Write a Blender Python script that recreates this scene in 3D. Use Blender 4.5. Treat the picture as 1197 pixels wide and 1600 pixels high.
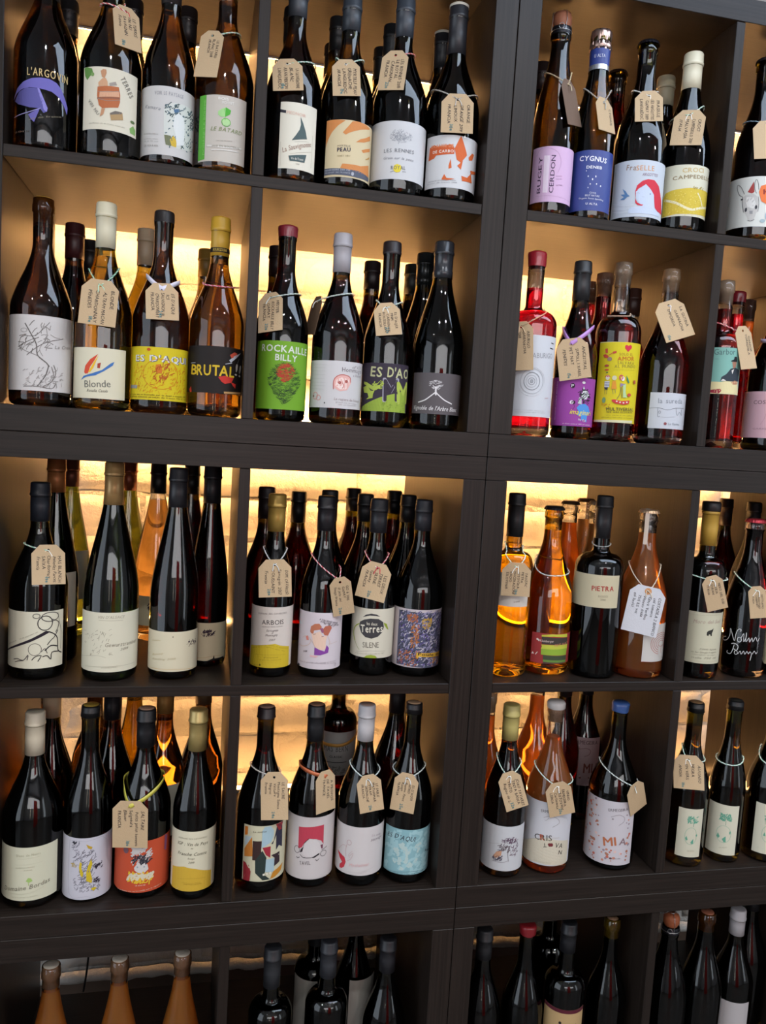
import bpy, math, random, bmesh
from mathutils import Vector, Matrix
from mathutils.geometry import tessellate_polygon

for o in list(bpy.data.objects): bpy.data.objects.remove(o)
SC = bpy.context.scene
COL = SC.collection
PI = math.pi

# ------------------------------------------------------------------ camera
FPX = 1248.04
yaw, pitch, roll = 0.218919, -0.094034, 0.059293
cy_, sy_, cp_, sp_ = math.cos(yaw), math.sin(yaw), math.cos(pitch), math.sin(pitch)
fwd = Vector((sy_*cp_, cy_*cp_, sp_)); rgt = Vector((cy_, -sy_, 0)); upv = rgt.cross(fwd)
r2 = rgt*math.cos(roll) + upv*math.sin(roll); u2 = -rgt*math.sin(roll) + upv*math.cos(roll)
cam = bpy.data.cameras.new('camera'); co = bpy.data.objects.new('camera', cam); COL.objects.link(co)
M = Matrix((r2, u2, -fwd)).transposed().to_4x4()
M.translation = Vector((-0.440748, -1.228977, 0.0228975))
co.matrix_world = M
cam.sensor_fit = 'HORIZONTAL'; cam.sensor_width = 36; cam.lens = FPX/1197*36
cam.clip_start = .02
SC.camera = co

# ------------------------------------------------------------------ light, exposure
SC.view_settings.view_transform = 'Standard'; SC.view_settings.look = 'None'
SC.view_settings.gamma = 1; SC.view_settings.use_curve_mapping = False
SC.view_settings.exposure = 0.0
SC.cycles.max_bounces = 14; SC.cycles.transmission_bounces = 14; SC.cycles.glossy_bounces = 6
SC.cycles.diffuse_bounces = 4; SC.cycles.transparent_max_bounces = 8
SC.cycles.sample_clamp_indirect = 6; SC.cycles.caustics_reflective = False
w = bpy.data.worlds.new('world'); SC.world = w; w.use_nodes = True
w.node_tree.nodes['Background'].inputs[0].default_value = (.55, .62, .72, 1)
w.node_tree.nodes['Background'].inputs[1].default_value = 0.05
def area(name, loc, tgt, sx, sy, power, col):
    L = bpy.data.lights.new(name, 'AREA'); L.shape = 'RECTANGLE'; L.size = sx; L.size_y = sy; L.energy = power; L.color = col
    o = bpy.data.objects.new(name, L); COL.objects.link(o); o.location = loc
    o.rotation_euler = (Vector(tgt)-Vector(loc)).to_track_quat('-Z', 'Y').to_euler(); return o
# the shop front (daylight) to the left behind the camera, two added fill panels, spot lamps, two slim tube lamps
area('shop_window_light', (-2.95, -1.5, -.1), (-.2, -1.5, -.1), 2.6, 2.5, 46, (.76, .87, 1.0))
area('shop_door_light', (2.95, -2.6, -.2), (.2, -1.6, -.2), 1.0, 2.2, 16, (.80, .90, 1.0))
for i, (x, y, p) in enumerate([(-1.5, -1.5, 9), (-.5, -1.25, 12), (.45, -1.25, 12), (1.4, -1.3, 12), (-1.4, -2.4, 12), (-.45, -2.4, 13), (.5, -2.4, 13), (1.45, -2.4, 13), (-1.0, -3.5, 14), (0, -3.5, 14), (1.0, -3.5, 14)]):
    L = bpy.data.lights.new('spot_lamp', 'AREA'); L.shape = 'DISK'; L.size = .09; L.energy = p*1.35; L.color = (.93, .96, 1) if i % 3 else (1, .93, .82)
    o = bpy.data.objects.new('spot_lamp', L); COL.objects.link(o); o.location = (x, y, 1.27); o.rotation_euler = (-math.atan2(-y, 1.9)*.55, 0, 0)
area('board_sheen_fill', (1.15, -.62, 1.28), (1.15, -.60, 0), 2.4, .6, 34, (.66, .80, 1.0))  # added overhead panel, gives the top right boards their bluish sheen
area('front_fill_light', (.2, -4.3, .75), (0, 0, .3), 4.2, .8, 55, (.97, .97, 1.0))  # added soft front fill that lifts the upper labels
for x, p in ((-.80, 1.6), (-.1, 1.2)):
    area('tube_lamp', (x, -3.6, -.25), (x*.6, 0, -.2), .06, 1.1, p, (1, .9, .74))

# ------------------------------------------------------------------ helpers
W, A, B_ = .77, .0375, .0165
FLOORZ = {1: W/2+B_/2, 2: A, 3: -W/2+B_/2, 4: -W+A, 5: -W-W/2+B_/2}
def lin(h):
    v = [int(h[i:i+2], 16)/255 for i in (0, 2, 4)]
    return tuple(c/12.92 if c <= .04045 else ((c+.055)/1.055)**2.4 for c in v)+(1,)
MATS = {}
def mat(name, col, rough=.5, metal=0, spec=.5, coat=0, bump=0, bscale=200, sheen=0):
    if name in MATS: return MATS[name]
    m = bpy.data.materials.new(name); m.use_nodes = True; nt = m.node_tree; b = nt.nodes['Principled BSDF']
    b.inputs['Base Color'].default_value = col if len(col) == 4 else (*col, 1)
    b.inputs['Roughness'].default_value = rough; b.inputs['Metallic'].default_value = metal
    b.inputs['Specular IOR Level'].default_value = spec; b.inputs['Coat Weight'].default_value = coat
    if bump:
        n = nt.nodes.new('ShaderNodeTexNoise'); n.inputs['Scale'].default_value = bscale; n.inputs['Detail'].default_value = 4
        tc = nt.nodes.new('ShaderNodeTexCoord'); nt.links.new(tc.outputs['Object'], n.inputs['Vector'])
        bp = nt.nodes.new('ShaderNodeBump'); bp.inputs['Strength'].default_value = bump; bp.inputs['Distance'].default_value = .002
        nt.links.new(n.outputs['Fac'], bp.inputs['Height']); nt.links.new(bp.outputs['Normal'], b.inputs['Normal'])
    MATS[name] = m; return m
def paper(h): return mat('print_'+h, lin(h), .62, spec=.25)
CLOUD = {'honey': .75, 'orange': .5, 'peach': .6, 'orange2': .12}
def glassmat(name, tint, ior=1.5):
    if name in MATS: return MATS[name]
    m = bpy.data.materials.new(name); m.use_nodes = True; nt = m.node_tree; nt.nodes.remove(nt.nodes['Principled BSDF'])
    g = nt.nodes.new('ShaderNodeBsdfGlass'); g.inputs['Color'].default_value = (*tint, 1); g.inputs['Roughness'].default_value = 0; g.inputs['IOR'].default_value = ior
    # the reflection off the surface stays untinted: mix of a tinted refraction and a white gloss by Fresnel
    rf = nt.nodes.new('ShaderNodeBsdfRefraction'); rf.inputs['Color'].default_value = (*tint, 1); rf.inputs['Roughness'].default_value = 0; rf.inputs['IOR'].default_value = ior
    gl = nt.nodes.new('ShaderNodeBsdfGlossy'); gl.inputs['Color'].default_value = (1, 1, 1, 1); gl.inputs['Roughness'].default_value = 0.03
    fr = nt.nodes.new('ShaderNodeFresnel'); fr.inputs['IOR'].default_value = ior
    mx = nt.nodes.new('ShaderNodeMixShader'); nt.links.new(fr.outputs[0], mx.inputs[0]); nt.links.new(rf.outputs[0], mx.inputs[1]); nt.links.new(gl.outputs[0], mx.inputs[2])
    nt.nodes.remove(g); cl = CLOUD.get(name.split('_')[-1], 0) if name.startswith('wine') else 0
    if cl:
        df = nt.nodes.new('ShaderNodeBsdfDiffuse'); tl = nt.nodes.new('ShaderNodeBsdfTranslucent'); c2 = tuple(c*.92 for c in tint)
        df.inputs[0].default_value = tl.inputs[0].default_value = (c2[0], c2[1]*.8, c2[2]*.55, 1)
        m1 = nt.nodes.new('ShaderNodeMixShader'); m1.inputs[0].default_value = .5; nt.links.new(df.outputs[0], m1.inputs[1]); nt.links.new(tl.outputs[0], m1.inputs[2])
        m2 = nt.nodes.new('ShaderNodeMixShader'); m2.inputs[0].default_value = cl; nt.links.new(mx.outputs[0], m2.inputs[1]); nt.links.new(m1.outputs[0], m2.inputs[2]); mx = m2
    nt.links.new(mx.outputs[0], nt.nodes['Material Output'].inputs['Surface']); MATS[name] = m; return m
GLASS = {'dk': (.42, .38, .13), 'blk': (.12, .12, .07), 'br': (.50, .38, .22), 'gold': (.86, .74, .32), 'amb': (.58, .50, .27), 'olive': (.48, .47, .17), 'oliveC': (.80, .74, .36),
         'green': (.13, .20, .09), 'green2': (.62, .64, .30), 'clear': (.97, .97, .96), 'clear2': (.8, .78, .8)}
WINE = {'red': (.16, .012, .012), 'dkwhite': (.40, .32, .20), 'white': (.85, .74, .42), 'yellow': (.94, .78, .18), 'yellow2': (.88, .70, .20), 'green': (.45, .55, .25),
        'green2': (.62, .64, .42), 'rose': (.55, .04, .12), 'rosedk': (.36, .05, .06), 'redclear': (.36, .05, .05), 'orange': (.94, .49, .17), 'orange2': (.92, .70, .40), 'peach': (.93, .72, .46), 'honey': (.86, .46, .13)}

def link(name, me, m=None, parent=None):
    o = bpy.data.objects.new(name, me); COL.objects.link(o)
    if m is not None:
        for x in (m if isinstance(m, (list, tuple)) else [m]): me.materials.append(x)
    if parent is not None: o.parent = parent
    return o
def meshobj(name, V_, F_, m, parent=None, smooth=True, mi=None):
    me = bpy.data.meshes.new(name); me.from_pydata(V_, [], F_)
    if smooth: me.polygons.foreach_set('use_smooth', [True]*len(F_))
    o = link(name, me, m, parent)
    if mi: me.polygons.foreach_set('material_index', mi)
    me.update(); return o
def tag(o, label=None, cat=None, group=None, kind=None):
    if label: o['label'] = label
    if cat: o['category'] = cat
    if group: o['group'] = group
    if kind: o['kind'] = kind
    return o
def empty(name, loc, rz=0):
    o = bpy.data.objects.new(name, None); COL.objects.link(o); o.location = loc; o.rotation_euler = (0, 0, rz); o.empty_display_size = .01; return o
def box(x0, x1, y0, y1, z0, z1, bev=.0007):
    bm = bmesh.new(); bmesh.ops.create_cube(bm, size=1)
    for v in bm.verts: v.co = Vector(((x0+x1)/2+v.co.x*(x1-x0), (y0+y1)/2+v.co.y*(y1-y0), (z0+z1)/2+v.co.z*(z1-z0)))
    if bev: bmesh.ops.bevel(bm, geom=bm.edges[:], offset=bev, segments=1, affect='EDGES')
    me = bpy.data.meshes.new('box'); bm.to_mesh(me); bm.free(); return me
def lathe(prof, seg=40, close=False, cap0=False, cap1=False, wob=None):
    V_, F_ = [], []
    n = len(prof)
    for i, (z, r) in enumerate(prof):
        for k in range(seg):
            a = 2*PI*k/seg; rr = r if wob is None else r+wob(i, a)
            V_.append((rr*math.sin(a), -rr*math.cos(a), z))
    for i in range(n-1):
        for k in range(seg):
            k2 = (k+1) % seg; F_.append((i*seg+k, i*seg+k2, (i+1)*seg+k2, (i+1)*seg+k))
    if cap0: F_.append(tuple(reversed(range(seg))))
    if cap1: F_.append(tuple((n-1)*seg+k for k in range(seg)))
    return V_, F_
def tube(pts, r, sides=6, closed=False):
    V_, F_ = [], []; n = len(pts); P = [Vector(p) for p in pts]
    for i, p in enumerate(P):
        t = (P[(i+1) % n]-P[i-1]) if closed else (P[min(i+1, n-1)]-P[max(i-1, 0)])
        t.normalize(); a = t.cross(Vector((0, 0, 1)))
        if a.length < .01: a = t.cross(Vector((1, 0, 0)))
        a.normalize(); b = t.cross(a)
        for k in range(sides):
            q = p+(a*math.cos(2*PI*k/sides)+b*math.sin(2*PI*k/sides))*r; V_.append(tuple(q))
    for i in range(n if closed else n-1):
        j = (i+1) % n
        for k in range(sides):
            k2 = (k+1) % sides; F_.append((i*sides+k, i*sides+k2, j*sides+k2, j*sides+k))
    return V_, F_
def merge(parts):
    V_, F_, mi = [], [], []
    for v, f, m in parts:
        o = len(V_); V_ += v; F_ += [tuple(i+o for i in q) for q in f]; mi += [m]*len(f)
    return V_, F_, mi

# ------------------------------------------------------------------ shelving, wall, room
def woodmat(name, vertical):
    m = bpy.data.materials.new(name); m.use_nodes = True; nt = m.node_tree; b = nt.nodes['Principled BSDF']
    tc = nt.nodes.new('ShaderNodeTexCoord'); mp = nt.nodes.new('ShaderNodeMapping')
    mp.inputs['Scale'].default_value = (160, 160, 2.5) if vertical else (2.5, 160, 160)
    nt.links.new(tc.outputs['Object'], mp.inputs['Vector'])
    n = nt.nodes.new('ShaderNodeTexNoise'); n.inputs['Scale'].default_value = 1.6; n.inputs['Detail'].default_value = 5; n.inputs['Roughness'].default_value = .6
    nt.links.new(mp.outputs[0], n.inputs['Vector'])
    rp = nt.nodes.new('ShaderNodeValToRGB'); rp.color_ramp.elements[0].position = .3; rp.color_ramp.elements[0].color = (.0105, .0075, .006, 1)
    rp.color_ramp.elements[1].position = .75; rp.color_ramp.elements[1].color = (.024, .017, .0135, 1)
    nt.links.new(n.outputs['Fac'], rp.inputs[0]); nt.links.new(rp.outputs[0], b.inputs['Base Color'])
    bp = nt.nodes.new('ShaderNodeBump'); bp.inputs['Strength'].default_value = .25; bp.inputs['Distance'].default_value = .0004
    nt.links.new(n.outputs['Fac'], bp.inputs['Height']); nt.links.new(bp.outputs[0], b.inputs['Normal'])
    b.inputs['Roughness'].default_value = .38; b.inputs['Specular IOR Level'].default_value = .22
    return m
WV, WH = woodmat('black_brown_wood_upright', True), woodmat('black_brown_wood_level', False)
def unit(x0, z0, label):
    root = empty('shelving_unit', (x0, 0, z0)); tag(root, label, 'shelf', 'shelving units stacked two by three')
    e = .0006; D = .39; X1, Z1 = W-e, W-e*.5
    def P(name, a, m):
        o = link(name, box(*a), m, root); return o
    P('bottom_board', (e, X1, 0, D, e*.5, A), WH); P('top_board', (e, X1, 0, D, W-A, Z1), WH)
    P('side_panel', (e, A, 0, D, A+.0003, W-A-.0003), WV); P('side_panel', (W-A, X1, 0, D, A+.0003, W-A-.0003), WV)
    P('shelf_board', (A+.0003, W-A-.0003, .0015, D, W/2-B_/2, W/2+B_/2), WH)
    P('divider', (W/2-B_/2, W/2+B_/2, .0015, D, A+.0003, W/2-B_/2-.0003), WV); P('divider', (W/2-B_/2, W/2+B_/2, .0015, D, W/2+B_/2+.0003, W-A-.0003), WV)
unit(-W, 0, 'upper unit of black-brown shelving, four bays with the sail and hand label bottles')
unit(0, 0, 'upper black-brown shelving unit with the blue cava and dancing couples label bottles')
unit(-W, -W, 'middle black-brown shelving unit with the gold capsules and the cubist label bottle')
unit(0, -W, 'middle black-brown shelving unit with orange wines and tree-and-globe labels')
unit(-W, -2*W, 'lowest black-brown shelving unit, holding the three honey-coloured bottles')
unit(0, -2*W, 'lowest black-brown shelving unit, with the white capsule and the sand-coloured label')

def plaster(name, c1, c2, strength, dist=.004):
    m = bpy.data.materials.new(name); m.use_nodes = True; nt = m.node_tree; b = nt.nodes['Principled BSDF']
    tc = nt.nodes.new('ShaderNodeTexCoord')
    ob = nt.nodes.new('ShaderNodeNewGeometry')
    n = nt.nodes.new('ShaderNodeTexNoise'); n.inputs['Scale'].default_value = 45; n.inputs['Detail'].default_value = 7; n.inputs['Roughness'].default_value = .62
    n2 = nt.nodes.new('ShaderNodeTexNoise'); n2.inputs['Scale'].default_value = 9; n2.inputs['Detail'].default_value = 3
    nt.links.new(ob.outputs['Position'], n.inputs['Vector']); nt.links.new(ob.outputs['Position'], n2.inputs['Vector'])
    rp = nt.nodes.new('ShaderNodeValToRGB'); rp.color_ramp.elements[0].color = (*c1, 1); rp.color_ramp.elements[1].color = (*c2, 1)
    nt.links.new(n2.outputs['Fac'], rp.inputs[0]); nt.links.new(rp.outputs[0], b.inputs['Base Color'])
    sb = nt.nodes.new('ShaderNodeMath'); sb.operation = 'MULTIPLY'; nt.links.new(n.outputs['Fac'], sb.inputs[0]); nt.links.new(n2.outputs['Fac'], sb.inputs[1])
    bp = nt.nodes.new('ShaderNodeBump'); bp.inputs['Strength'].default_value = strength; bp.inputs['Distance'].default_value = dist
    nt.links.new(sb.outputs[0], bp.inputs['Height']); nt.links.new(bp.outputs[0], b.inputs['Normal'])
    b.inputs['Roughness'].default_value = .75
    return m
PB_, PM_ = plaster('painted_brick', (.42, .40, .365), (.52, .50, .455), 1.0, .010), plaster('painted_mortar', (.38, .36, .33), (.52, .50, .45), 1.0, .022)
BARE = plaster('bare_brown_wall', (.07, .045, .03), (.14, .09, .06), .7)
YW = .46
rng = random.Random(5)
wall = tag(link('wall_back', box(-3.0, 3.0, YW+.0045, YW+.16, -1.158, 1.3, 0), PM_), kind='structure')
tag(link('wall_back_lower', box(-3.0, 3.0, YW+.05, YW+.16, -1.54, -1.1585, 0), BARE), kind='structure')
BL, CH, ZJ = .295, .085, -.1227
for k in range(-13, 16):
    zc0 = ZJ+k*CH
    if zc0 < -1.17 or zc0 > 1.1: continue
    off = (.32 if k % 2 else .172)
    for j in range(-5, 4):
        x0 = off+j*BL+.003; x1 = x0+BL-.006
        if x1 < -1.05 or x0 > 1.05: continue
        z0, z1 = zc0+.004, zc0+CH-.004
        nx, nz = 7, 3; V_, F_ = [], []
        d = rng.uniform(-.003, .0012)
        for b in range(nz+1):
            for a in range(nx+1):
                ed = (a in (0, nx)) or (b in (0, nz))
                V_.append((x0+(x1-x0)*a/nx+rng.uniform(-.0015, .0015), YW+d+(.0035+rng.uniform(0, .002) if ed else rng.uniform(-.0012, .0012)), z0+(z1-z0)*b/nz+rng.uniform(-.0032, .0032)))
        for b in range(nz):
            for a in range(nx):
                i = b*(nx+1)+a; F_.append((i, i+1, i+nx+2, i+nx+1))
        rim = [a for a in range(nx+1)]+[b*(nx+1)+nx for b in range(1, nz+1)]+[nz*(nx+1)+a for a in range(nx-1, -1, -1)]+[b*(nx+1) for b in range(nz-1, 0, -1)]
        n0 = len(V_)
        for i in rim: V_.append((V_[i][0], YW+.006, V_[i][2]))
        m_ = len(rim)
        for i in range(m_): F_.append((rim[i], n0+i, n0+(i+1) % m_, rim[(i+1) % m_]))
        meshobj('brick', V_, F_, PB_, wall, smooth=True)
# ragged ledge of plaster where the painted wall ends above the lowest bays
V_, F_ = [], []; nx = 120
for i in range(nx+1):
    x = -1+2*i/nx; r_ = rng.uniform(0, .008); q = rng.uniform(0, .012)
    V_ += [(x, YW-.001-r_*.3, -1.150+q*.6), (x, YW-.012-r_, -1.157+q*.3), (x, YW-.012-r_, -1.166+q*.3), (x, YW+.005, -1.168)]
for i in range(nx):
    for k in range(3): F_.append((i*4+k, i*4+k+1, i*4+k+5, i*4+k+4))
meshobj('mortar_ledge', V_, F_, PB_, wall)
# room shell
GW = mat('room_plaster', (.30, .30, .31), .8); GF = mat('room_floor', (.06, .055, .05), .5); GC = mat('room_ceiling', (.35, .36, .38), .8)
for nm, bx, m_ in (('floor', (-3, 3, -4.5, YW+.16, -1.60, -1.54), GF), ('ceiling', (-3, 3, -4.5, YW+.16, 1.3, 1.36), GC), ('wall_left', (-3.06, -3, -4.5, YW+.16, -1.6, 1.36), GW),
                   ('wall_right', (3, 3.06, -4.5, YW+.16, -1.6, 1.36), GW), ('wall_front', (-3.06, 3.06, -4.56, -4.5, -1.6, 1.36), GW)):
    tag(link(nm, box(*bx, 0), m_), kind='structure')
tag(link('red_reflection_panel', box(-.15, .6, -2.75, -2.70, -1.54, .45, 0), mat('red_panel', (.62, .05, .04), .6)), kind='structure')  # unseen panel, added for the reddish reflections in the bottles
# warm light strips in the gap behind the boards
def led(st):
    m = bpy.data.materials.new('warm_led'); m.use_nodes = True; e = m.node_tree.nodes['Principled BSDF']
    e.inputs['Base Color'].default_value = (.8, .7, .5, 1); e.inputs['Emission Color'].default_value = (1, .51, .18, 1); e.inputs['Emission Strength'].default_value = st; return m
CHN = mat('led_channel', (.6, .6, .6), .4)
for z, st, lb in ((.7395, 62, 'warm light strip behind the top boards'), (.3965, 112, 'warm light strip behind the shelf under the sail and donkey labels'), (.0415, 215, 'warm light strip behind the boards under the scribbled yellow label'),
              (-.031, 9, 'warm light strip behind the board over the gold capsule bottles'), (-.3735, 88, 'warm light strip behind the shelf under the gold capsule bottles'), (-.729, 23, 'warm light strip behind the boards under the cubist label bottle')):
    ch = link('light_strip', box(-.766, .766, .3905, .3925, z-.010, z+.003, 0), CHN); tag(ch, lb, 'light', 'warm light strips behind the shelves')
    link('diffuser', box(-.765, .765, .3985, .4085, z-.004, z+.004, 0), led(st), ch)
    if z < -.5: link('light_baffle', box(-.766, .766, .3905, .437, z-.0135, z-.011, 0), CHN, ch)  # unseen baffle, added to hold the strip light off the lowest bays
cv, cf = tube([(-.655+.02*math.sin(t*3)*t, .418-.006*t, -.80-.36*t) for t in [i/14 for i in range(15)]], .0022)
tag(meshobj('power_cable', cv, cf, mat('black_cable', (.01, .01, .01), .5)), 'dark cable hanging against the wall above the honey-coloured bottles', 'cable')

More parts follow.
